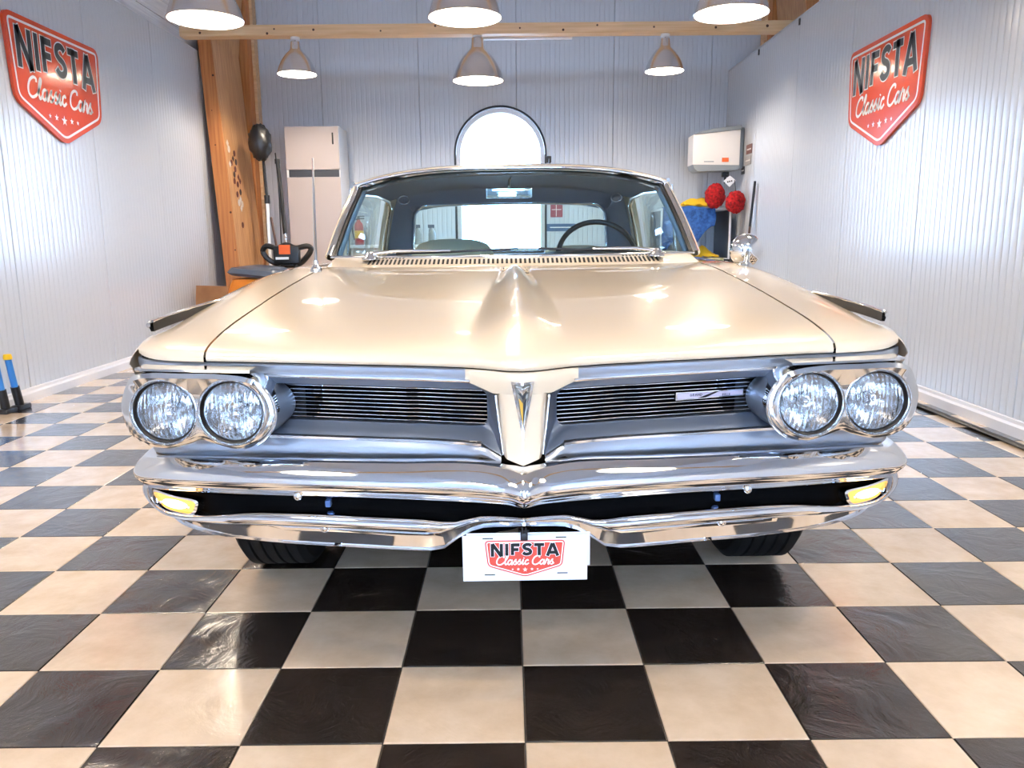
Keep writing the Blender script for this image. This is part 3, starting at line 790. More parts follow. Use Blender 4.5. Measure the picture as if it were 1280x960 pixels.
# headlights
LX = ((.6445, .670), (.805, .667))
def ybz(x): return .118+.16*(x-.654)+ (0 if x < .85 else 1.6*(x-.85)**1.6)
M['lens'] = bpy.data.materials.new('fluted_lens'); M['lens'].use_nodes = True
_p = M['lens'].node_tree.nodes['Principled BSDF']
_p.inputs['Transmission Weight'].default_value = 1.0; _p.inputs['Roughness'].default_value = .03; _p.inputs['IOR'].default_value = 1.35
_tc = nd(M['lens'], 'ShaderNodeTexCoord'); _w = nd(M['lens'], 'ShaderNodeTexWave', Scale=30.0, Distortion=.6); _w.bands_direction = 'X'
_w2 = nd(M['lens'], 'ShaderNodeTexVoronoi', Scale=55.0)
M['lens'].node_tree.links.new(_tc.outputs['Object'], _w.inputs['Vector']); M['lens'].node_tree.links.new(_tc.outputs['Object'], _w2.inputs['Vector'])
_ad = nd(M['lens'], 'ShaderNodeMath', operation='ADD'); M['lens'].node_tree.links.new(_w.outputs['Fac'], _ad.inputs[0]); M['lens'].node_tree.links.new(_w2.outputs['Distance'], _ad.inputs[1])
add_bump(M['lens'], _ad.outputs['Value'], .35, .003)
M['reflector'] = material('lamp_reflector', (.8, .81, .82, 1), rough=.14, metal=1.0)
noise_bump(M['reflector'], 30.0, .25, .01, detail=3)
M['bezel'] = material('bezel_chrome', (.72, .73, .74, 1), rough=.10, metal=1.0)
def _lights(s):
    hp = empty('headlight_housing'); hp.parent = car
    out = [(.545, .676), (.558, .712), (.590, .745), (.66, .7555), (.76, .756), (.86, .753), (.903, .722), (.930, .668), (.910, .612), (.862, .587), (.805, .581), (.758, .592), (.726, .603), (.692, .594), (.6445, .584), (.596, .597), (.562, .630), (.549, .655)]
    loop = [Vector((p.x, p.y)) for p in catmull([(a, b, 0) for a, b in out], 5, closed=True)]
    circ = [[Vector((c[0]+.0745*math.cos(2*math.pi*k/48), c[1]+.0745*math.sin(2*math.pi*k/48))) for k in range(48)] for c in LX]
    # front plate with two holes
    bm = bmesh.new(); edges = []
    fl = inset(loop, .010)
    for lp in (fl, circ[0], circ[1]):
        vs = [bm.verts.new((p.x, p.y, 0)) for p in lp]
        edges += [bm.edges.new((vs[i], vs[(i+1) % len(vs)])) for i in range(len(vs))]
    bmesh.ops.triangle_fill(bm, edges=edges, use_beauty=True, normal=(0, 0, 1))
    bm.verts.index_update()
    mb = MB(); mb.add([(s*v.co.x, ybz(v.co.x)-.010-.012*smooth(.70, .75, v.co.y), v.co.y) for v in bm.verts], [[v.index for v in f.verts] for f in bm.faces]); bm.free()
    mb.grid([[(s*p.x, ybz(p.x)-.010-.012*smooth(.70, .75, p.y), p.y) for p in fl], [(s*p.x, ybz(p.x)-.004-.012*smooth(.70, .75, p.y), p.y) for p in loop], [(s*p.x, ybz(p.x)+.12, p.y) for p in loop]], closed_u=True)
    mb.build('bezel', M['bezel'], hp, smooth=35)
    # dark tapering fairing between bezel and grille
    rows = []
    for t in np.linspace(0, 1, 7):
        rows.append([(s*(lerp(.547, .531, smooth(0, 1, t))+.10*(1-math.cos(a)) ), ybz(.54)+.0+.11*t, .669+.086*(1-.20*t)*math.sin(a)) for a in np.linspace(-1.35, 1.35, 15)])
    MB().grid(rows).build('fairing', M['argent'], hp, smooth=50)
    mb = MB(); mb.tube([(s*(.545+.10*(1-math.cos(a))), ybz(.54)-.004, .669+.086*math.sin(a)) for a in np.linspace(-1.0, 1.0, 17)], .0035, n=6); mb.build('fairing_trim', M['chrome_plain'], hp, smooth=60)
    for c in LX:
        y0 = ybz(c[0])-.012
        l = empty('headlight', (s*c[0], y0, c[1])); l.parent = car
        MB().lathe([(.0760, .02), (.0768, -.006), (.0745, -.012), (.0715, -.008), (.0705, .006)], n=48, axis='y').build('chrome_ring', M['chrome_plain'], l, smooth=60)
        MB().lathe([(.0712, .012), (.0700, -.002), (.0665, .001), (.0655, .014)], n=48, axis='y').build('gasket', M['black'], l, smooth=60)
        MB().lathe([(.0005, -.012), (.03, -.0095), (.050, -.003), (.061, .003), (.0660, .009), (.0655, .013), (.050, .003), (.03, -.0045), (.0005, -.007)], n=48, axis='y').build('lens', M['lens'], l, smooth=80)
        MB().lathe([(.0005, .062), (.02, .058), (.042, .040), (.059, .018), (.0675, .006)], n=48, axis='y').build('reflector', M['reflector'], l, smooth=80)
        MB().lathe([(.0005, .02), (.012, .024), (.014, .034), (.010, .058)], n=16, axis='y').build('bulb', M['chrome_plain'], l, smooth=60)
    # visor strip over the pair
    mb = MB(); xs_ = list(np.linspace(.60, .880, 12))
    mb.grid([[(s*x, lerp(yf(x), ybz(x), .6)+a, z) for x in xs_] for a, z in ((.02, .7640), (-.030, .7625), (-.033, .758), (-.028, .7545), (.02, .7535))]); mb.build('visor_strip', M['chrome_plain'], hp, smooth=50)
both(_lights)

# fender ornaments
def _orn(s):
    o = empty('fender_ornament'); o.parent = car
    c = [(.906, .76, .862), (.915, .66, .858), (.926, .55, .851), (.938, .46, .843), (.947, .40, .836)]
    pts = catmull(c, 5)
    mb = MB(); mb.tube([(s*p.x, p.y, p.z) for p in pts], [lerp(.004, .011, smooth(0, .5, i/(len(pts)-1)))*(1 if i < len(pts)-1 else .55) for i in range(len(pts))], n=10, flat=1.0); mb.build('spear', M['chrome_plain'], o, smooth=60)
    mb = MB()
    top = [(s*(p.x-.012), p.y, p.z+.010) for p in pts]; mb.tube(top, .0035, n=6); mb.build('blade', M['chrome_plain'], o, smooth=60)
    mb = MB(); mb.grid([[(s*(p.x-.012), p.y, p.z+.010) for p in pts], [(s*(p.x-.014), p.y, p.z-.016) for p in pts], [(s*(p.x-.006), p.y, p.z-.016) for p in pts], [(s*(p.x), p.y, p.z) for p in pts]], closed_v=True); mb.build('foot', M['black'], o, smooth=40)  # ornament foot coloured black to suggest the shadow beneath the chrome bars
both(_orn)

# bumper
def bump_path(setback=0.0, n=6):
    c = [(0, -.082), (.035, -.076), (.10, -.058), (.30, -.008), (.60, .072), (.78, .132), (.87, .175), (.935, .230), (.968, .30), (.980, .39), (.982, .56), (.975, .75)]
    P = [Vector((a, b, 0)) for a, b in c]; P = catmull(P, n)
    return P
BP = bump_path()
def normals(P):
    N = []
    for i, p in enumerate(P):
        t = (P[min(i+1, len(P)-1)]-P[max(i-1, 0)]).normalized(); N.append(Vector((t.y, -t.x, 0)))
    N[0] = Vector((0, -1, 0)); return N
BN = normals(BP)
arcs = [0.0]
for a, b in zip(BP[:-1], BP[1:]): arcs.append(arcs[-1]+(b-a).length)
zT = Table((0, .571), (.05, .577), (.12, .582), (.30, .573), (.60, .560), (.87, .547), (1.0, .532), (1.2, .526), (1.7, .53))
zB = Table((0, .494), (.30, .488), (.60, .475), (.87, .461), (1.0, .452), (1.2, .450), (1.7, .455))
def sweep(section, zt, zb, extra=lambda a: 0.0, a0=0.0, a1=9.0):
    rows = []
    idx = [i for i in range(len(BP)) if a0 <= arcs[i] <= a1]
    for sg in (-1, 1):
        seq = list(reversed(idx)) if sg < 0 else idx
        if sg > 0 and idx[0] == 0: seq = seq[1:]
        for i in seq:
            a = arcs[i]; p, n = BP[i], BN[i]; e = extra(a)
            rows.append([(sg*(p.x+n.x*(o+e)), p.y+n.y*(o+e), lerp(zt(a), zb(a), h)) for o, h in section])
    return rows
bump = empty('front_bumper'); bump.parent = car
SEC_U = [(-.085, .06), (-.060, .02), (-.040, .0), (-.030, .03), (-.018, .16), (-.006, .32), (.0, .45), (.001, .56), (-.004, .68), (-.012, .78), (-.016, .82), (-.020, .90), (-.030, .97), (-.050, 1.0)]
MB().grid(sweep(SEC_U, zT, zB, lambda a: .016*math.exp(-(a/.028)**2))).build('upper_blade', M['chrome'], bump, smooth=60)
zT2 = Table((0, .470), (.10, .468), (.15, .455), (.175, .450), (.21, .453), (.38, .449), (.62, .439), (.77, .420), (.84, .412), (.90, .411), (.96, .424), (1.0, .436), (1.06, .447), (1.12, .450))
zB2 = Table((0, .441), (.105, .432), (.155, .408), (.178, .392), (.195, .378), (.22, .373), (.38, .367), (.62, .360), (.72, .360), (.80, .366), (.86, .375), (.94, .408), (1.02, .434), (1.06, .445), (1.12, .448))
SEC_L = [(-.075, 0.0), (-.045, 0), (-.028, .04), (-.018, .13), (-.016, .24), (-.022, .36), (-.034, .44), (-.040, .48), (-.042, .60), (-.046, .90), (-.040, .96), (-.046, 1.0), (-.07, 1.0)]
MB().grid(sweep(SEC_L, zT2, zB2, lambda a: .03*math.exp(-(a/.10)**2)*0-.018*smooth(.25, .0, a) if a < .25 else 0, 0, 1.12)).build('lower_blade', M['chrome'], bump, smooth=50)
# dark filler behind the two blades
zf1 = Table((0, .565), (1.2, .52)); zf2 = Table((0, .44), (.15, .40), (.3, .375), (.7, .365), (.9, .40), (1.05, .45), (1.2, .45))
MB().grid(sweep([(-.065, 0), (-.070, .5), (-.072, 1.0)], zf1, zf2, a1=1.1)).build('filler_panel', M['matt_black'], bump, smooth=60)
def bpt(x, off, z, s):
    i = min(range(len(BP)), key=lambda k: abs(BP[k].x-x)+(9 if BP[k].y > .26 else 0)); p, n = BP[i], BN[i]
    return Vector((s*(p.x+n.x*off), p.y+n.y*off, z)), Vector((s*n.x, n.y, 0))
def _bump_bits(s):
    for x, z, o in ((.485, zB(.5)+.006, -.020), (.455, .412, -.030)):
        p, n = bpt(x, o, z, s)
        b = MB(); b.lathe([(.0005, -.005), (.006, -.0045), (.0095, -.002), (.010, .003)], n=14, axis='y', c=(0, 0, 0))
        ob = b.build('bumper_bolt', M['chrome_plain'], bump, smooth=60); ob.location = p
    p, n = bpt(.455, -.055, .455, s); MB().bevel_box(p.x-.006, p.x+.006, p.y-.01, p.y+.01, .455, .471, .003).build('bracket', material('blue_bracket', S(70, 100, 150), rough=.4), bump)
    # turn signal in the end of the gap
    ts_ = empty('turn_signal'); ts_.parent = car; ts_['label'] = 'lit amber white turn signal'
    def sp(x, z, o): q, _ = bpt(x, o, z, s); return q
    lo = [(.775, .448), (.84, .4515), (.905, .455), (.920, .448), (.905, .431), (.872, .414), (.80, .409), (.782, .416), (.774, .430)]
    def path(x):   # smooth x -> point on the bumper line
        i = 0
        while i < len(BP)-2 and BP[i+1].x < x: i += 1
        a, b = BP[i], BP[i+1]; t = (x-a.x)/max(1e-6, b.x-a.x); t = min(1, max(0, t)); p = a.lerp(b, t); n = BN[i].lerp(BN[i+1], t); return p, n
    def q(x, z, o): p, n = path(x); return Vector((s*(p.x+n.x*o), p.y+n.y*o, z))
    lo_s = [(v.x, v.y) for v in catmull([(a, b, 0) for a, b in lo], 4, closed=True)]
    ci = (.842, .4315); lin_ = [(ci[0]+(a-ci[0])*.90, ci[1]+(b-ci[1])*.82) for a, b in lo_s]
    mb = MB(); mb.grid([[q(a, b, -.055) for a, b in lo_s], [q(a, b, -.030) for a, b in lo_s], [q(a, b, -.028) for a, b in lin_], [q(a, b, -.040) for a, b in lin_]], closed_u=True); mb.build('housing', M['chrome_plain'], ts_, smooth=40)
    mb = MB(); l2 = [(ci[0]+(a-ci[0])*.5, ci[1]+(b-ci[1])*.5) for a, b in lin_]
    mb.grid([[q(a, b, -.040) for a, b in lin_], [q(a, b, -.034) for a, b in [(ci[0]+(a-ci[0])*.9, ci[1]+(b-ci[1])*.9) for a, b in lin_]], [q(a, b, -.030) for a, b in l2]], closed_u=True); mb.f.append(tuple(len(mb.v)-len(l2)+k for k in range(len(l2)))); mb.build('lens', M['amber'], ts_, smooth=50)
    hb = [(ci[0]+.040*math.cos(a), ci[1]+.0105*math.sin(a)) for a in np.linspace(0, 2*math.pi, 20, endpoint=False)]
    mb = MB(); mb.prism([q(a, b, -.031) for a, b in hb], (0, -.004, 0)); mb.build('glowing_bulb', M['signal_bulb'], ts_)
    for xx in (.798, .886):
        mb = MB(); c = q(xx, .429, -.028); mb.lathe([(.0005, -.003), (.0035, -.002), (.004, .003)], n=10, axis='y', c=c); mb.build('screw', M['chrome_plain'], ts_, smooth=60)
both(_bump_bits)

# number plate
plate = empty('number_plate', (0, -.062, .386)); plate.parent = car; plate['label'] = 'white show plate with red shield badge and black lettering'
PW, PH = .260, .100
def pp(u, v, n): return Vector((u+.004*v/.1*0, -n-.012*v*0, v-.004*u*0))
MB().bevel_box(-PW/2, PW/2, .0, .003, -PH/2, PH/2, .001).build('board', M['plate_white'], plate)
MB().bevel_box(-PW/2+.008, PW/2+.006, .006, .009, -PH/2+.03, PH/2+.003, .001).build('rear_board', M['plate_white'], plate)
def shield_plate():
    sh_p = lambda u, v, n: Vector((u, -n-.0003, v-.001))
    shield(plate, sh_p, .168, .081, .00025, M['plate_red'])
shield_plate()
for u, v in ((-.077, .044), (.075, .045), (-.074, -.036), (.078, -.034)):
    MB().bevel_box(u-.011, u+.011, -.0006, .0004, v-.0011, v+.0011, .0003).build('slot', M['print_black'], plate)
mb = MB(); mb.bevel_box(-.009, .006, -.006, .012, .040, .056, .002); mb.tube([(-.005, -.003, .054), (-.005, -.004, .068)], .002, n=6); mb.tube([(.002, -.003, .054), (.002, -.004, .068)], .002, n=6); mb.build('clip', M['black'], plate, smooth=40)
MB().box(-.012, .010, .009, .03, -.02, .05).build('mount', M['black'], plate)

# 'Grand Prix' bar badge on the grille
gb = empty('grille_badge', (.440, 0, .6800)); gb.parent = car; gb['label'] = 'slim pink and chrome script badge on the grille bars'
def gbp(u, v, n): return Vector((u, yg(.440+u)+.044-n, v+.002*u))
def gquad(pts, n, mat, name):
    mb = MB(); pts = dens(pts, 6); mb.prism([gbp(u, v, n) for u, v in pts], (0, .0025, 0)); return mb.build(name, mat, gb)
M['badge_pink'] = material('badge_lilac', S(206, 196, 214), rough=.25, metal=.3)
gquad([(-.0845, -.0105), (.083, -.0075), (.083, .0075), (-.084, .0085)], .000, M['chrome_plain'], 'rim')
gquad([(-.080, -.0075), (.080, -.005), (.080, .005), (-.080, .006)], .001, M['badge_pink'], 'field')
gquad([(-.012, -.007), (.022, .0055), (.012, .0058), (-.03, -.0072)], .0015, M['print_black'], 'slash')
FONT5 = {'G': ["0110", "1000", "1011", "1001", "0110"], 'R': ["1110", "1001", "1110", "1010", "1001"], 'A': ["0110", "1001", "1111", "1001", "1001"], 'N': ["1001", "1101", "1011", "1001", "1001"], 'D': ["1110", "1001", "1001", "1001", "1110"], 'P': ["1110", "1001", "1110", "1000", "1000"], 'I': ["0100", "0100", "0100", "0100", "0100"], 'X': ["1001", "0110", "0110", "0110", "1001"]}
def tiny(text, u, v, px):
    mb = MB()
    for ch in text:
        for r, row in enumerate(FONT5[ch]):
            for c, bit in enumerate(row):
                if bit == '1':
                    a = u+c*px; b = v-r*px; mb.add([gbp(a, b, .0018), gbp(a+px, b, .0018), gbp(a+px, b-px, .0018), gbp(a, b-px, .0018)], [(0, 1, 2, 3)])
        u += px*5.2
    mb.build('lettering', M['print_black'], gb)
tiny('GRAND', -.050, .0035, .0012); tiny('PRIX', .030, -.0002, .0010)

# wheels
def wheel(x, y, name='wheel'):
    w = empty(name, (x, y, 0)); w.parent = car; s = 1 if x > 0 else -1
    mb = MB(); R = WR; prof = [(.20, -.085), (.27, -.098), (.315, -.10), (R-.006, -.088)]
    for k in range(5):
        c = -.07+k*.035; prof += [(R, c-.013), (R, c+.013), (R-.009, c+.0145), (R-.009, c+.0205)] if k < 4 else [(R, c-.013), (R, c+.013)]
    prof += [(R-.006, .088), (.315, .10), (.27, .098), (.20, .085)]
    MB().lathe(prof, n=56, c=(0, 0, R), axis='x').build('tyre', M['rubber'], w, smooth=40)
    MB().lathe([(.20, s*.08), (.19, s*.075), (.12, s*.06), (.0005, s*.085)], n=32, c=(0, 0, R), axis='x').build('hubcap', M['chrome_plain'], w, smooth=50)
    MB().lathe([(.205, -s*.08), (.19, -s*.02), (.0005, -s*.02)], n=32, c=(0, 0, R), axis='x').build('rim', M['black'], w, smooth=50)
for y in (WC, RWC):
    for s in (-1, 1): wheel(s*.755, y)

# underbody and engine bay block
mb = MB(); mb.box(-.55, .55, .55, 5.0, .27, .42); mb.box(-.62, .62, .42, 1.45, .41, .70); mb.box(-.90, .90, 1.42, 3.45, .26, .55)
mb.box(-.86, .86, .30, .46, .45, .72); mb.box(-.60, .60, .24, .46, .42, .70)
mb.build('underbody', M['gap'], car)
# rear deck, tail panel
rows = [[(x, lerp(3.82, 5.26, t), lerp(.955, .93, t)+.02*(1-(x/.72)**2)*(1-t)) for x in np.linspace(-.72, .72, 15)] for t in np.linspace(0, 1, 8)]
rows += [[(x, 5.30, z) for x in np.linspace(-.72, .72, 15)] for z in (.90, .55, .35)]
MB().grid(rows).build('trunk_lid', M['paint'], car, smooth=40)
MB().bevel_box(-.93, .93, 5.22, 5.30, .38, .90, .02).build('tail_panel', M['paint'], car, smooth=40)
MB().bevel_box(-.97, .97, 5.28, 5.42, .38, .56, .03).build('rear_bumper', M['chrome_plain'], car, smooth=40)

# greenhouse
def head_z(u, zc=1.376, zs=1.306): return zs+(zc-zs)*(1-abs(u)**3.2)
rows = []
RY = Table((2.13, 0), (2.20, .012), (2.5, .030), (2.9, .026), (3.2, .0), (3.40, -.04))
for y in [2.13, 2.16, 2.22, 2.35, 2.55, 2.8, 3.05, 3.22, 3.34, 3.40]:
    w = lerp(.735, .70, smooth(2.2, 3.3, y))
    rows.append([(w*u, y+.07*u*u*smooth(2.5, 2.13, y), head_z(u)+RY(y)) for u in np.linspace(-1, 1, 33)])
rows = [[(p[0], p[1]+.004, p[2]-.018) for p in rows[0]]]+rows
roof = MB().grid(rows).build('roof', M['paint'], car, smooth=50)
rows = []
for y in [2.15, 2.22, 2.4, 2.8, 3.15, 3.36]:
    w = lerp(.72, .685, smooth(2.2, 3.3, y))
    rows.append([(w*u, y+.07*u*u*smooth(2.5, 2.13, y), head_z(u)+RY(y)-.035-.02*smooth(.5, 1, abs(u))) for u in np.linspace(-1, 1, 25)])
MB().grid(rows).build('headliner', M['headliner'], roof, smooth=60)
mb = MB(); mb.tube([(.735*u, 2.126+.07*u*u, head_z(u)-.012) for u in np.linspace(-1, 1, 41)], .008, n=8); mb.build('header_molding', M['chrome_plain'], roof, smooth=60)
# windscreen glass
def ws(u, t):
    b = Vector((.765*u, 1.50+.255*u*u, .972)); tp = Vector((.715*u, 2.13+.07*u*u, head_z(u)-.022))
    p = b.lerp(tp, t); p.y -= .03*math.sin(math.pi*t); return p
MB().grid([[ws(u, t) for u in np.linspace(-1, 1, 31)] for t in np.linspace(0, 1, 13)]).build('windscreen', M['ws_glass'], car, smooth=180)
mb = MB(); mb.tube([ws(u, 0)+Vector((0, -.006, .002)) for u in np.linspace(-1, 1, 41)], .007, n=8); mb.build('windscreen_molding', M['chrome_plain'], car, smooth=60)
mb = MB(); mb.grid([[ws(u, t)+Vector((0, .010, -.002)) for u in np.linspace(-.985, .985, 41)] for t in (.93, 1.0)]); mb.build('header_shade', M['dash'], car, smooth=60)
def _pillar(s):
    ap = empty('windscreen_pillar'); ap.parent = car
    path = [ws(s*1.0, t) for t in np.linspace(0, 1, 9)]
    mb = MB(); mb.tube([p+Vector((s*.022, .034, 0)) for p in path], .017, n=10); mb.build('pillar', M['paint'], ap, smooth=60)
    mb = MB(); mb.tube([p+Vector((s*.010, .004, 0)) for p in path], .016, n=8); mb.build('bright_trim', M['chrome_plain'], ap, smooth=60)
    mb = MB(); mb.tube([p+Vector((-s*.012, -.002, 0)) for p in path], .008, n=8); mb.build('rubber_seal', M['black'], ap, smooth=60)
    mb = MB(); mb.tube([p+Vector((-s*.018, .040, 0)) for p in path], .016, n=8); mb.build('inner_trim', M['headliner'], ap, smooth=60)
    # drip rail along the roof
    mb = MB(); mb.tube([(s*lerp(.742, .705, smooth(2.2, 3.3, y)), y, 1.300+RY(y)-.006) for y in np.linspace(2.20, 3.34, 12)], .008, n=8); mb.build('drip_rail', M['chrome_plain'], ap, smooth=60)
    # vent window and side glass
    y0 = 1.78
    v = MB(); a = Vector((s*.795, y0, .975)); b = Vector((s*.765, 2.17, 1.275)); c = Vector((s*.785, 2.20, .975)); d = Vector((s*.775, 3.00, 1.28)); e = Vector((s*.80, 3.05, .975))
    v.add([a, c, Vector((s*.757, 2.20, 1.285))], [(0, 1, 2)]); v.add([c, e, Vector((s*.735, 3.0, 1.285)), Vector((s*.757, 2.20, 1.285))], [(0, 1, 2, 3)]); v.build('side_glass', M['car_glass'], ap)
    mb = MB(); mb.tube([c, Vector((s*.757, 2.20, 1.285))], .007, n=6); mb.build('vent_bar', M['chrome_plain'], ap, smooth=60)
    mb = MB(); mb.tube([Vector((s*.715, 2.24, 1.262)), Vector((s*.705, 2.6, 1.275)), Vector((s*.690, 2.95, 1.262)), Vector((s*.695, 3.03, 1.22)), Vector((s*.735, 3.08, 1.08)), Vector((s*.755, 3.10, .98))], .014, n=8); mb.build('window_surround', M['chrome_plain'], ap, smooth=60)
    # rear roof pillar
    rows = []
    for t in np.linspace(0, 1, 8):
        yA = lerp(3.00, 3.10, t); yB = lerp(3.40, 3.92, t); z = lerp(1.30, .95, t); x = lerp(.70, .79, t**.8)
        rows.append([(s*x, yA, z), (s*(x+.006), lerp(yA, yB, .5), z), (s*(x-.05), yB, z), (s*(x-.10), yB-.02, z), (s*(x-.05), yA+.03, z)])
    MB().grid(rows, closed_u=True).build('rear_pillar', M['paint'], ap, smooth=50)
    mb = MB(); mb.grid([[(s*(lerp(.70, .79, t**.8)-.055), lerp(3.02, 3.12, t), lerp(1.29, .95, t)), (s*(lerp(.60, .68, t)-.03), lerp(3.34, 3.80, t), lerp(1.27, .95, t))] for t in np.linspace(0, 1, 6)]); mb.build('pillar_lining', M['headliner'], ap, smooth=60)
    # coat hook lamp
    mb = MB(); c0 = Vector((s*.60, 2.95, 1.265)); mb.tube([c0+Vector((.03*math.cos(a), -.02, .024*math.sin(a))) for a in np.linspace(0, 2*math.pi, 17)], .004, n=6, caps=False); mb.build('coat_lamp', M['chrome_plain'], ap, smooth=60)
both(_pillar)
# rear glass
def rw(u, t): return Vector((lerp(.66, .575, t)*u, lerp(3.84, 3.38, t)-.10*u*u, lerp(.965, 1.262, t)-.02*u*u*t))
MB().grid([[rw(u, t) for u in np.linspace(-1, 1, 21)] for t in np.linspace(0, 1, 7)]).build('rear_glass', M['car_glass'], car, smooth=180)
lp = [rw(u, 0) for u in np.linspace(-.94, .94, 15)]+[rw(1, t) for t in (.08, .3, .6, .86)]+[rw(u, 1) for u in np.linspace(.92, -.92, 15)]+[rw(-1, t) for t in (.86, .6, .3, .08)]
mb = MB(); mb.tube(catmull(lp, 2, closed=True)+[lp[0]], .012, n=8, caps=False); mb.build('rear_glass_molding', M['chrome_plain'], car, smooth=60)
mb = MB(); mb.grid([[(x, y, .945) for x in np.linspace(-.70, .70, 5)] for y in (3.30, 3.85)]); mb.build('parcel_shelf', M['headliner'], car)
mb = MB(); mb.grid([[(.69*u, y, head_z(u)-.04-.078*smooth(3.1, 3.38, y)) for u in np.linspace(-.98, .98, 15)] for y in np.linspace(3.1, 3.39, 5)]); mb.build('rear_header', M['headliner'], car, smooth=60)

# interior
intr = empty('interior'); intr.parent = car
rows = [[(.74*u, lerp(1.60+.20*u*u, 2.12, t), .955+.018*math.sin(math.pi*t)+.030*smooth(.0, .5, t)*math.exp(-((.74*u-.42)/.24)**2)) for u in np.linspace(-1, 1, 31)] for t in np.linspace(0, 1, 7)]
rows += [[(.74*u, 2.13, .80) for u in np.linspace(-1, 1, 31)]]
MB().grid(rows).build('dashboard', M['dash'], intr, smooth=60)
sw = MB(); cen = Vector((.435, 2.42, .945)); ang = math.radians(62); R_ = .200
ring = [cen+Vector((R_*math.cos(a), R_*math.sin(a)*math.cos(ang), R_*math.sin(a)*math.sin(ang))) for a in np.linspace(0, 2*math.pi, 41)]
sw.tube(ring, .0135, n=8, caps=False)
sw.tube([cen+Vector((-R_, 0, 0)), cen+Vector((0, .0, -.02)), cen+Vector((R_, 0, 0))], .012, n=6); sw.tube([cen+Vector((0, 0, -.02)), Vector((.435, 2.10, .82))], .03, n=8)
sw.build('steering_wheel', M['dash'], intr, smooth=60)
def seat(x0, x1, y0, zt, name):
    st = empty(name); st.parent = car
    w = x1-x0; cx = (x0+x1)/2; rows = []
    for t in np.linspace(0, 1, 9):
        z = lerp(.55, zt, t); ww = w/2*(1-.22*smooth(.75, 1, t)); y = y0+.22*t; th = .11*(1-.45*smooth(.8, 1, t))
        rows.append([(cx+ww*math.cos(a), y+th*math.sin(a)*abs(math.sin(a))**.2 if abs(math.sin(a)) > 1e-6 else y, z-(.03*abs(math.cos(a))**3 if t > .9 else 0)) for a in np.linspace(0, 2*math.pi, 28, endpoint=False)])
    mb = MB(); mb.grid(rows, closed_u=True); mb.f.append(tuple(len(mb.v)-28+k for k in range(28))); mb.build('backrest', M['seat'], st, smooth=60)
    MB().bevel_box(x0, x1, y0-.50, y0+.05, .50, .66, .05).build('cushion', M['seat'], st, smooth=50)
seat(-.58, -.08, 2.72, 1.045, 'bucket_seat'); seat(.14, .64, 2.72, 1.0, 'bucket_seat')
MB().bevel_box(-.66, .66, 3.18, 3.36, .50, .94, .05).build('rear_seat_back', M['seat'], intr, smooth=50)
mb = MB(); mb.bevel_box(-.12, .10, 2.20, 2.222, 1.232, 1.282, .008); mb.build('mirror_glass', M['chrome_plain'], intr, smooth=50)
mb = MB(); mb.tube([(-.01, 2.215, 1.28), (-.01, 2.21, 1.315), (.0, 2.19, 1.33)], .007, n=6); mb.build('mirror_stalk', M['chrome_plain'], intr, smooth=60)
# wipers
def wiper(px, tipx, dy):
    w = empty('wiper'); w.parent = car
    base = cowl_pt(px, .62, .006)
    mb = MB(); mb.lathe([(.034, 0), (.032, .008), (.020, .016), (.018, .026), (.010, .032), (.0005, .033)], n=18, c=base); mb.build('pivot', M['chrome_plain'], w, smooth=50)
    u_t = tipx/.765; tip = ws(u_t, .075)+Vector((0, -.018, .004)); u_m = lerp(px, tipx, .55)/.765; mid = ws(u_m, .05)+Vector((0, -.03, .008))
    mb = MB(); mb.tube([base+Vector((0, 0, .022)), base.lerp(mid, .35)+Vector((0, -.0, .022)), mid], [.009, .007, .004], n=8); mb.build('arm', M['chrome_plain'], w, smooth=60)
    bl = [ws(lerp(px*.82, tipx, t)/.765, lerp(.035, .075, t))+Vector((0, -.016, .002)) for t in np.linspace(0, 1, 8)]
    mb = MB(); mb.tube(bl, .005, n=6); mb.build('blade', M['black'], w, smooth=60)
wiper(-.575, .02, 0); wiper(.575, .10, 0)
# antenna
an = empty('antenna'); an.parent = car
ab = Vector((-.735, 1.34, top_z(.735, 1.34)))
MB().lathe([(.022, -.004), (.020, .012), (.011, .022), (.009, .04), (.0005, .042)], n=14, c=ab).build('base', M['chrome_plain'], an, smooth=50)
mb = MB(); mb.tube([ab+Vector((0, 0, .03)), ab+Vector((-.012, .07, .21)), ab+Vector((-.022, .14, .42))], [.006, .005, .0035], n=6); mb.build('mast', M['chrome_plain'], an, smooth=60)
# door mirror on the driver's side
mi = empty('round_mirror'); mi.parent = car; mc = Vector((.915, 1.52, .985))
mb = MB(); mb.lathe([(.0005, -.055), (.025, -.052), (.048, -.040), (.062, -.018), (.066, .0), (.064, .006), (.0005, .004)], n=32, axis='y', c=(0, 0, 0)); hd_ = mb.build('head', M['chrome_plain'], mi, smooth=60); hd_.location = mc; hd_.rotation_euler = (0, 0, math.radians(8))
mb = MB(); mb.tube([(.880, 1.42, top_z(.88, 1.42)-.02), (.888, 1.43, .925), (.908, 1.47, .975)], [.018, .013, .012], n=8); mb.build('stem', M['chrome_plain'], mi, smooth=60)
MB().lathe([(.032, 0), (.030, .010), (.018, .018), (.0005, .02)], n=16, c=(.880, 1.42, top_z(.88, 1.42)-.010)).build('foot', M['chrome_plain'], mi, smooth=60)
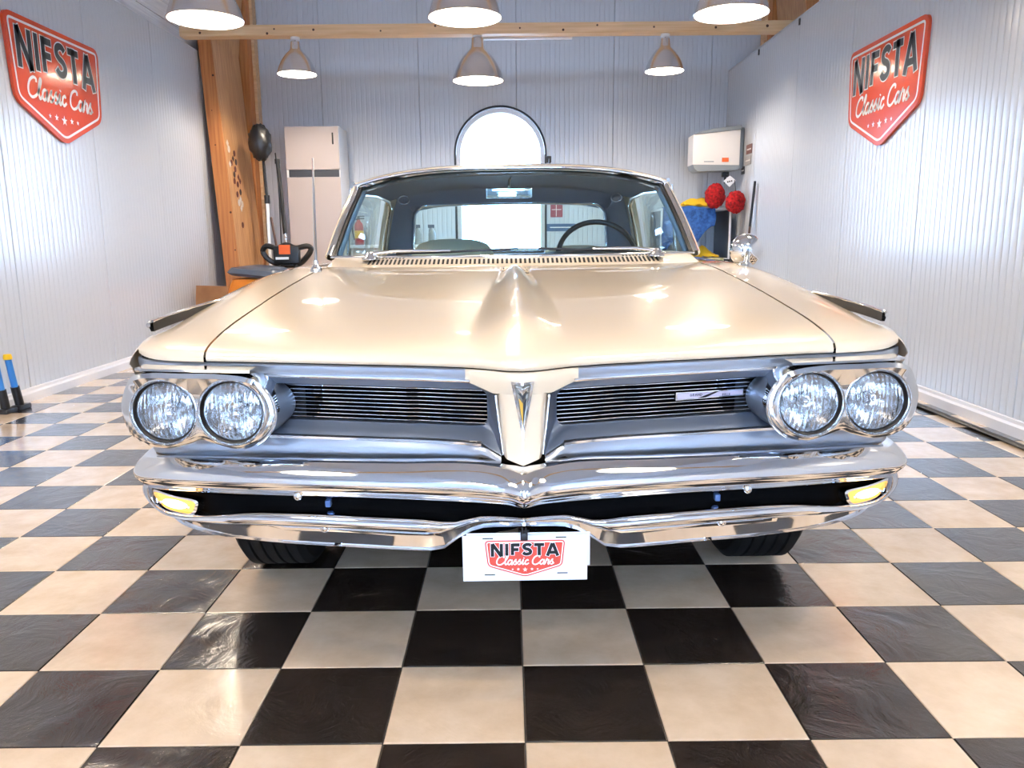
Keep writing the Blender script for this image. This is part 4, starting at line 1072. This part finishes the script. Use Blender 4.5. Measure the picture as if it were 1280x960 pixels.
# ------------------------------------------------------------------ things round the room
P_ = {}
P_['beige'] = material('warm_grey_laminate', S(196, 184, 178), rough=.4)
P_['grey'] = material('mid_grey_plastic', S(132, 138, 142), rough=.45)
P_['slate'] = material('blue_grey_plastic', S(72, 82, 98), rough=.35)
P_['orange'] = material('orange_plastic', S(244, 138, 24), rough=.4)
P_['dorange'] = material('red_orange_label', S(232, 104, 44), rough=.4)
P_['card'] = material('cardboard', S(160, 112, 72), rough=.85); noise_color(P_['card'], S(168, 118, 76), S(144, 98, 62), scale=6)
P_['red'] = material('red_enamel', S(170, 40, 36), rough=.3)
P_['yellow'] = material('yellow_cloth', S(236, 190, 40), rough=.9)
P_['blue'] = material('blue_microfibre', S(38, 84, 150), rough=.95); noise_color(P_['blue'], S(48, 100, 172), S(24, 58, 116), scale=26)
P_['greenish'] = material('pale_green_cloth', S(176, 176, 134), rough=.95); noise_color(P_['greenish'], S(196, 192, 152), S(138, 142, 98), scale=30)
P_['fluff'] = material('red_chenille', S(160, 16, 22), rough=1.0); noise_color(P_['fluff'], S(190, 22, 28), S(96, 6, 10), scale=40); noise_bump(P_['fluff'], 45, .8, .02)
P_['bluet'] = material('blue_tube', S(48, 120, 190), rough=.3)
P_['pole'] = material('brown_pole', S(84, 58, 46), rough=.5)
P_['reel'] = material('off_white_plastic', S(226, 220, 214), rough=.4)

# tall cabinet
cb = empty('tall_cabinet', (-2.285, 8.13, 0), label='tall warm grey cupboard with a dark open slot against the back wall', cat='cabinet')
MB().box(-.312, .312, -.225, .24, .0, 2.335).build('body', M['white'], cb)
ud = MB().bevel_box(-.308, .308, -.245, -.226, 1.852, 2.330, .003).build('door', P_['beige'], cb)
ld_ = MB().bevel_box(-.308, .308, -.245, -.226, .05, 1.765, .003).build('door', P_['beige'], cb)
mb = MB(); mb.box(-.296, .296, -.2275, -.2255, 1.768, 1.849); mb.build('slot_back', material('slot_grey', S(60, 64, 72), rough=.6), cb)
MB().bevel_box(-.308, -.285, -.243, -.226, 1.766, 1.851, .002).build('slot_side', M['white'], cb)
MB().bevel_box(.236, .252, -.262, -.246, 2.13, 2.26, .004).build('handle', M['black'], ud)

# low counter with bottles, behind the car
ct = empty('low_counter', (-1.36, 8.18, 0), label='low white counter along the back wall behind the car', cat='counter')
MB().bevel_box(-.58, .58, -.18, .20, .95, .985, .004).build('worktop', M['white'], ct)
MB().box(-.56, .56, -.16, .20, 0, .95).build('carcass', P_['beige'], ct)
def extinguisher(x, y, z, label):
    e = empty('fire_extinguisher', (x, y, z), label=label, cat='extinguisher')
    MB().lathe([(.001, 0), (.05, 0), (.054, .01), (.054, .22), (.045, .255), (.022, .28), (.02, .30), (.001, .301)], n=24).build('cylinder', P_['red'], e, smooth=50)
    MB().lathe([(.0546, .08), (.0546, .17)], n=24).build('yellow_label', P_['yellow'], e, smooth=60)
    mb = MB(); mb.bevel_box(-.012, .07, -.01, .01, .305, .32, .003); mb.bevel_box(-.012, .075, -.01, .01, .333, .345, .003); mb.bevel_box(-.014, .014, -.014, .014, .295, .335, .003); mb.build('valve', M['black'], e)
    mb = MB(); mb.tube(catmull([(-.01, 0, .31), (-.07, 0, .28), (-.075, 0, .16), (-.06, 0, .06)], 5), .009, n=8); mb.build('hose', M['black'], e, smooth=60)
extinguisher(-1.83, 8.12, .985, 'red fire extinguisher with yellow label on the low counter')
def spray(x, lab):
    e = empty('spray_bottle', (x, 8.12, .985), label=lab, cat='bottle')
    MB().lathe([(.001, 0), (.04, 0), (.044, .01), (.044, .12), (.03, .16), (.014, .18), (.014, .20), (.001, .2)], n=20).build('bottle', P_['grey'], e, smooth=50)
    mb = MB(); mb.bevel_box(-.05, .03, -.012, .012, .195, .235, .006); mb.tube([(-.02, 0, .2), (-.035, 0, .15)], .006, n=6); mb.build('trigger', P_['slate'], e)
spray(-1.12, 'grey spray bottle on the low counter, the one closer to the extinguisher'); spray(-.95, 'grey spray bottle on the low counter, the one closer to the arched window')

# prints on the back wall
def wallprint(name, x0, x1, z0, z1, m, label, stripes):
    o = empty(name, ((x0+x1)/2, YB-.004, (z0+z1)/2), label=label, cat='sign')
    w, h = x1-x0, z1-z0
    MB().bevel_box(-w/2, w/2, -.006, 0, -h/2, h/2, .002).build('board', m, o)
    for a, b, c, d in stripes: MB().box(a*w, b*w, -.0075, -.006, c*h, d*h).build('print', M['print_white'], o)
wallprint('poster', .49, .64, 1.30, 1.47, material('poster_red', S(150, 70, 84), rough=.4), 'small dull red poster beside the arched window', [(-.4, .4, .02, .06), (-.05, .0, -.45, .45)])
wallprint('wall_plaque', .44, .80, 1.13, 1.22, material('plaque_blue', S(52, 84, 124), rough=.4), 'narrow blue plaque under the red poster', [(-.38, .38, -.05, .08)])

# hose reel on the right wall
hr = empty('hose_reel', (2.32, 7.55, 1.78), label='white and grey hose reel box on the right wall corner', cat='hose reel')
def reel_prof(pts, y0, y1): return MB().prism([(x, y0, z) for x, z in pts], (0, y1-y0, 0))
reel_prof([(-.285, .06), (.235, .05), (.235, .43), (-.285, .38)], 0, .26).build('body', P_['reel'], hr)
reel_prof([(-.285, .383), (.238, .433), (.238, .475), (.20, .475), (-.05, .445), (-.20, .415)], -.012, .272).build('top_cover', P_['grey'], hr)
reel_prof([(-.285, .058), (.236, .048), (.236, .015), (.21, -.005), (-.23, -.015), (-.265, .01)], -.012, .272).build('bottom_cover', P_['grey'], hr)
mb = MB(); mb.box(.238, .292, .06, .20, .02, .46); mb.build('bracket', P_['grey'], hr)
MB().bevel_box(.04, .115, -.004, 0, .085, .13, .002).build('red_label', P_['dorange'], hr); MB().box(-.16, -.05, -.002, 0, .085, .095).build('print', P_['grey'], hr)
mb = MB(); mb.bevel_box(.08, .15, .08, .16, -.07, -.016, .01); mb.tube([(.115, .12, -.06), (.115, .12, -.14)], .012, n=8); mb.build('hose_end', M['black'], hr, smooth=40)

# red dusters with tag
def fluff(c, r, seed):
    random.seed(seed); mb = MB(); n, m = 22, 14; rows = []
    for i in range(m+1):
        th = math.pi*i/m; row = []
        for k in range(n):
            ph = 2*math.pi*k/n; rr = 1+random.uniform(-.10, .10) if 0 < i < m else 1
            row.append((c[0]+r[0]*rr*math.sin(th)*math.cos(ph), c[1]+r[1]*rr*math.sin(th)*math.sin(ph), c[2]+r[2]*rr*math.cos(th)))
        rows.append(row)
    return mb.grid(rows, closed_u=True)
dm = empty('wash_mitt', (2.33, 7.60, 1.50), label='fluffy red wash mitt hanging under the hose reel with a white tag', cat='mitt')
fluff((-.02, 0, .0), (.115, .07, .135), 1).build('pile', P_['fluff'], dm, smooth=60)
mb = MB(); mb.prism([(.045, -.09, .155), (.115, -.09, .215), (.185, -.09, .16), (.115, -.09, .09)], (0, .003, 0)); mb.build('tag', M['white'], dm)
for u, v in ((.095, .145), (.115, .15), (.137, .155)): MB().box(u-.007, u+.007, -.0915, -.0905, v-.008, v+.008).build('tag_print', M['print_black'], dm)
mb = MB(); mb.tube([(.115, -.088, .205), (.105, .0, .23)], .003, n=6); mb.build('string', M['black'], dm)
dm2 = empty('wash_mitt', (2.50, 7.44, 1.42), label='fluffy red wash mitt without a tag hanging lowest beside the shelf unit', cat='mitt')
fluff((0, 0, 0), (.11, .07, .12), 2).build('pile', P_['fluff'], dm2, smooth=60)
mb = MB(); mb.tube([(0, 0, .11), (-.02, .0, .24)], .004, n=6); mb.build('loop', M['black'], dm2)

# open shelf unit
su = empty('shelf_unit', (2.13, 8.02, 0), label='open grey and white shelf unit below the hose reel', cat='shelf')
MB().bevel_box(-.40, .40, -.33, .33, 1.345, 1.372, .003).build('top', M['white'], su)
for s in (-1, 1):
    MB().box(s*.40-.011 - (.0 if s < 0 else .011), s*.40+.011-(.0 if s < 0 else .011), -.32, .33, 0, 1.344).build('side_panel', P_['slate'], su)
    MB().box(s*.40-.011 - (.0 if s < 0 else .011), s*.40+.011-(.0 if s < 0 else .011), -.328, -.3205, 0, 1.344).build('edge_band', M['white'], su)
MB().bevel_box(-.385, .375, -.32, .33, .78, .80, .003).build('shelf', M['white'], su); MB().bevel_box(-.385, .375, -.32, .33, .20, .22, .003).build('shelf', M['white'], su)
# towels
def cloth(name, rows, m, label, cat='cloth', th=.008):
    o = MB().grid(rows).build(name, m, smooth=70, fix=True); md = o.modifiers.new('thick', 'SOLIDIFY'); md.thickness = th
    return tag(o, label, cat)
rows = []
for i in range(15):
    t = i/14; row = []
    for k in range(17):
        u = k/16; x = lerp(1.74, 2.34, u)
        zt = 1.385-.012*math.sin(u*9); drop = lerp(.20, .52, max(0, 1-abs(u-.52)/.40)**1.1) if u > .2 else lerp(.50, .34, u/.2)
        if t < .2: y, z = lerp(7.735, 7.682, t/.2), zt
        else:
            tt = (t-.2)/.8; y = 7.672-.035*tt+.02*math.sin(u*14+tt*3)*tt; z = zt-.01-drop*tt
        row.append((x+.015*math.sin(t*7+u*4)*t, y, z))
    rows.append(row)
cloth('blue_towel', rows, P_['blue'], 'blue microfibre towel hanging over the front of the shelf unit', 'towel')
rows = []
for i in range(9):
    rows.append([(lerp(2.0, 2.36, k/12), lerp(7.755, 7.97, i/8), 1.412+.075*math.sin(math.pi*i/8)*(.5+.5*math.sin(math.pi*k/12))+.012*math.sin(k*1.3+i)) for k in range(13)])
cloth('yellow_towel', rows, P_['yellow'], 'folded yellow towel lying on top of the shelf unit', 'towel', .02)
rows = []
for i in range(9):
    rows.append([(lerp(2.0, 2.42, k/12), lerp(7.75, 7.98, i/8), .812+.12*math.sin(math.pi*i/8)*math.exp(-((k-7)/3.0)**2)+.02*abs(math.sin(k*1.1+i*.7))) for k in range(13)])
cloth('yellow_cloth', rows, P_['yellow'], 'crumpled yellow cloth on the inner shelf', 'cloth', .012)
# bucket with the pale green cloth, in front of the shelf
bk = empty('bucket', (2.22, 7.38, 0), label='black bucket standing before the shelf unit', cat='bucket')
MB().lathe([(.001, 0), (.12, 0), (.155, .34), (.165, .345), (.165, .36), (.15, .36), (.115, .02), (.001, .02)], n=28).build('pail', M['black'], bk, smooth=50)
sd_ = empty('trolley', (2.22, 7.38, 0), label='black rod trolley holding a bucket and cloth', cat='trolley')
mb = MB(); 
for sx in (-.17, .17):
    for sy in (-.17, .17): mb.tube([(sx, sy, 0), (sx, sy, .80)], .012, n=6)
for a, b in (((-.17, -.17), (.17, -.17)), ((-.17, .17), (.17, .17)), ((-.17, -.17), (-.17, .17)), ((.17, -.17), (.17, .17))): mb.tube([(a[0], a[1], .79), (b[0], b[1], .79)], .012, n=6)
mb.build('frame', M['black'], sd_, smooth=60)
rows = []
for i in range(11):
    t = i/10; row = []
    for k in range(9):
        u = k/8; x = lerp(2.10, 2.32, u)
        if t < .3: y, z = lerp(7.245, 7.19, t/.3), .816
        else: y, z = 7.180+.012*math.sin(u*8), .806-.30*(t-.3)/.7
        row.append((x+.008*math.sin(t*5), y, z))
    rows.append(row)
cloth('green_cloth', rows, P_['greenish'], 'pale green cleaning cloth draped over the black trolley frame')
# pole leaning on the right wall
sq = empty('squeegee_pole', (2.50, 7.05, 0), label='brown and white pole leaning on the right wall beside the shelf unit', cat='pole')
mb = MB(); mb.tube([(0, .10, .03), (.06, 0.02, 1.15)], .013, n=8); mb.build('lower_tube', P_['pole'], sq, smooth=60)
mb = MB(); mb.tube([(.06, .02, 1.15), (.085, -.01, 1.62)], .014, n=8); mb.build('upper_tube', M['black'], sq, smooth=60)
mb = MB(); mb.tube([(.078, .045, 1.15), (.100, .03, 1.60)], .009, n=8); mb.build('white_strip', M['white'], sq, smooth=60)
MB().bevel_box(-.15, .10, .07, .13, 0, .03, .006).build('rubber_foot', M['black'], sq)
# notices on the right wall
for k, (y, z, w, h, m, lab) in enumerate(((7.40, 1.985, .20, .10, material('notice_brown', S(112, 74, 70), rough=.5), 'brown notice at the top of three on the right wall'), (7.43, 1.868, .22, .095, material('notice_grey', S(150, 148, 150), rough=.5), 'grey notice in the middle of three on the right wall'), (7.60, 1.775, .12, .085, material('notice_black', S(40, 40, 44), rough=.5), 'small black notice lowest of three on the right wall'))):
    o = empty('wall_notice', (XR-.004, y, z), label=lab, cat='notice')
    MB().bevel_box(-.004, 0, -w/2, w/2, -h/2, h/2, .001).build('sheet', m, o); MB().box(-.0052, -.004, -w*.36, w*.36, -h*.1, h*.05).build('print', M['print_white'], o)

# sweeper machine
sm = empty('sweeper_machine', (-2.66, 6.78, 0), label='orange sweeping machine with slate lid and black handle beside the timber post', cat='sweeper')
def sec(x0, x1, y0, y1, z, r=.05, n=5):
    out = []
    for cx, cy, a0 in ((x1-r, y1-r, 0), (x0+r, y1-r, 90), (x0+r, y0+r, 180), (x1-r, y0+r, 270)):
        for k in range(n): a = math.radians(a0+90*k/(n-1)); out.append((cx+r*math.cos(a), cy+r*math.sin(a), z))
    return out
bd = [sec(-.34, .30, -.30, .22, .08), sec(-.36, .31, -.32, .24, .2), sec(-.36, .31, -.32, .24, .44), sec(-.26, .30, -.26, .23, .50), sec(-.20, .30, -.22, .22, .66), sec(-.18, .29, -.20, .20, .665)]
mb = MB(); mb.grid(bd, closed_u=True); mb.f += [tuple(range(19, -1, -1)), tuple(len(mb.v)-20+k for k in range(20))]; mb.build('body', P_['orange'], sm, smooth=35)
MB().bevel_box(.16, .285, -.235, -.216, .54, .645, .004).build('label_plate', P_['dorange'], sm)
lid = [sec(-.20, .32, -.28, .24, .675, .08), sec(-.24, .33, -.30, .26, .70, .10), sec(-.20, .31, -.28, .24, .75, .10), sec(-.04, .26, -.20, .18, .785, .08)]
mb = MB(); mb.grid([[(x, y, z-.10*(x-.1)) for x, y, z in r] for r in lid], closed_u=True); mb.f += [tuple(range(19, -1, -1)), tuple(len(mb.v)-20+k for k in range(20))]; mb.build('lid', P_['slate'], sm, smooth=40)
hn = MB(); 
wing = catmull([(-.02, .30, .93), (.03, .29, .99), (.14, .29, .965), (.24, .29, 1.0), (.34, .29, .965), (.46, .29, .985), (.50, .30, .95), (.44, .31, .86), (.34, .32, .79), (.16, .32, .79), (.04, .31, .84)], 4, closed=True)
hn.tube(wing+[wing[0]], .030, n=8, caps=False); hn.bevel_box(.10, .38, .25, .34, .80, .99, .02); hn.tube([(.16, .30, .80), (.06, .20, .60)], .018, n=8); hn.tube([(.34, .30, .80), (.28, .20, .60)], .018, n=8)
hn = hn.build('handle', M['black'], sm, smooth=45)
MB().bevel_box(.17, .29, .235, .255, .90, 1.00, .006).build('orange_button', P_['dorange'], hn); MB().bevel_box(.13, .27, .236, .252, .845, .872, .004).build('display', M['white'], hn)
for x in (-.28, .24):
    MB().lathe([(.001, -.03), (.08, -.03), (.09, -.02), (.09, .02), (.08, .03), (.001, .03)], n=24, c=(x, -.02, .09), axis='x').build('wheel', M['rubber'], sm, smooth=40)

# cardboard box
cbx = empty('cardboard_box', (-3.01, 6.20, 0), label='open cardboard box against the left wall by the sweeper', cat='box')
W, D, H = .17, .20, .40
for nm, a in (('side', (-W, W, -D, -D+.006)), ('side', (-W, W, D-.006, D)), ('side', (-W, -W+.006, -D, D)), ('side', (W-.006, W, -D, D))): MB().box(a[0], a[1], a[2], a[3], 0, H).build(nm, P_['card'], cbx)
MB().box(-W, W, -D, D, 0, .006).build('base', P_['card'], cbx)
MB().prism([(-W, D, H), (W, D, H), (W-.02, D+.03, H+.20), (-W+.01, D+.03, H+.21)], (0, .006, 0)).build('flap', P_['card'], cbx)
MB().prism([(W, -D, H), (W, D, H), (W+.14, D-.02, H+.05), (W+.15, -D, H+.06)], (0, 0, .006)).build('flap', P_['card'], cbx)
MB().prism([(-W, -D, H), (W, -D, H), (W, -D-.08, H-.10), (-W, -D-.08, H-.10)], (0, 0, .006)).build('flap', P_['card'], cbx)

# poles beside the post
p1 = empty('vacuum_wand', (-2.70, 7.42, 0), label='white and black wand with a bulky black head propped on the timber post', cat='wand')
mb = MB(); mb.tube([(.04, -.16, .70), (.0, 0.0, 1.50)], .018, n=8); mb.build('white_tube', M['white'], p1, smooth=60)
mb = MB(); mb.tube([(.0, 0, 1.48), (-.02, .02, 1.95)], .016, n=8); mb.tube([(.0, 0, 1.45), (.0, 0, 1.54)], .032, n=8); mb.build('black_tube', M['black'], p1, smooth=60)
mb = MB(); mb.tube([(.04, -.16, .70), (.05, -.20, .02)], .018, n=8); mb.build('lower_tube', P_['slate'], p1, smooth=60)
hdm = fluff((-.03, -.02, 2.10), (.125, .10, .19), 5); hdm.build('head', material('black_vinyl', S(20, 20, 22), rough=.35), p1, smooth=70)
p2 = empty('broom_handle', (-2.62, 7.62, 0), label='steel rod with a long black grip standing behind the sweeper', cat='pole')
mb = MB(); mb.tube([(.12, -.2, .0), (.055, -.05, 1.15)], .012, n=8); mb.build('rod', M['alu'], p2, smooth=60)
mb = MB(); mb.tube([(.055, -.05, 1.12), (-.01, .05, 1.92)], .024, n=10); mb.tube([(-.012, .05, 1.90), (-.015, .055, 1.95)], .030, n=10); mb.build('grip', M['black'], p2, smooth=60)
p3 = empty('thin_cable', (-2.66, 7.50, 0), label='thin black cable hanging from the wand head to the floor', cat='cable')
mb = MB(); mb.tube(catmull([(.06, .0, 2.0), (.075, .0, 1.6), (.07, -.02, 1.0), (.08, -.05, .5), (.10, -.10, .006)], 6), .008, n=6); mb.build('cable', M['black'], p3, smooth=60)
p4 = empty('floor_tool', (-2.55, 7.28, 0), label='dark slanting stick leaning on the wand behind the sweeper', cat='stick')
mb = MB(); mb.tube([(.10, -.05, 0), (-.10, .08, 1.30)], .014, n=8); mb.build('stick', P_['pole'], p4, smooth=60)

# blue and black props by the left wall
def prop(x, y, lean, label, yellow):
    o = empty('telescopic_prop', (x, y, 0), label=label, cat='prop')
    mb = MB(); mb.tube([(0, 0, .0), (-.006, lean*.5, .15)], .026, n=12); mb.bevel_box(-.035, .035, -.05, .06, 0, .03, .008); mb.build('black_base', M['black'], o, smooth=50)
    mb = MB(); mb.tube([(-.006, lean*.5, .145), (-.012, lean, .335)], .020, n=12); mb.build('blue_tube', P_['bluet'], o, smooth=50)
    if yellow: MB().lathe([(.001, -.012), (.024, -.012), (.026, 0), (.022, .02), (.001, .022)], n=14, c=(-.012, lean, .340)).build('yellow_cap', P_['yellow'], o, smooth=50)
prop(-3.17, 3.30, -.03, 'blue and black prop without a cap standing at the left wall', False)
prop(-3.155, 3.42, -.05, 'blue and black prop with a yellow cap at the left wall', True)
# black cable strip along the right wall
fc = MB(); fc.tube([(2.495, y, .011) for y in np.linspace(1.2, 6.5, 18)], .020, n=8, flat=.55)
tag(fc.build('floor_cable', M['black'], smooth=60), 'thick black cable lying along the floor by the right wall', 'cable')
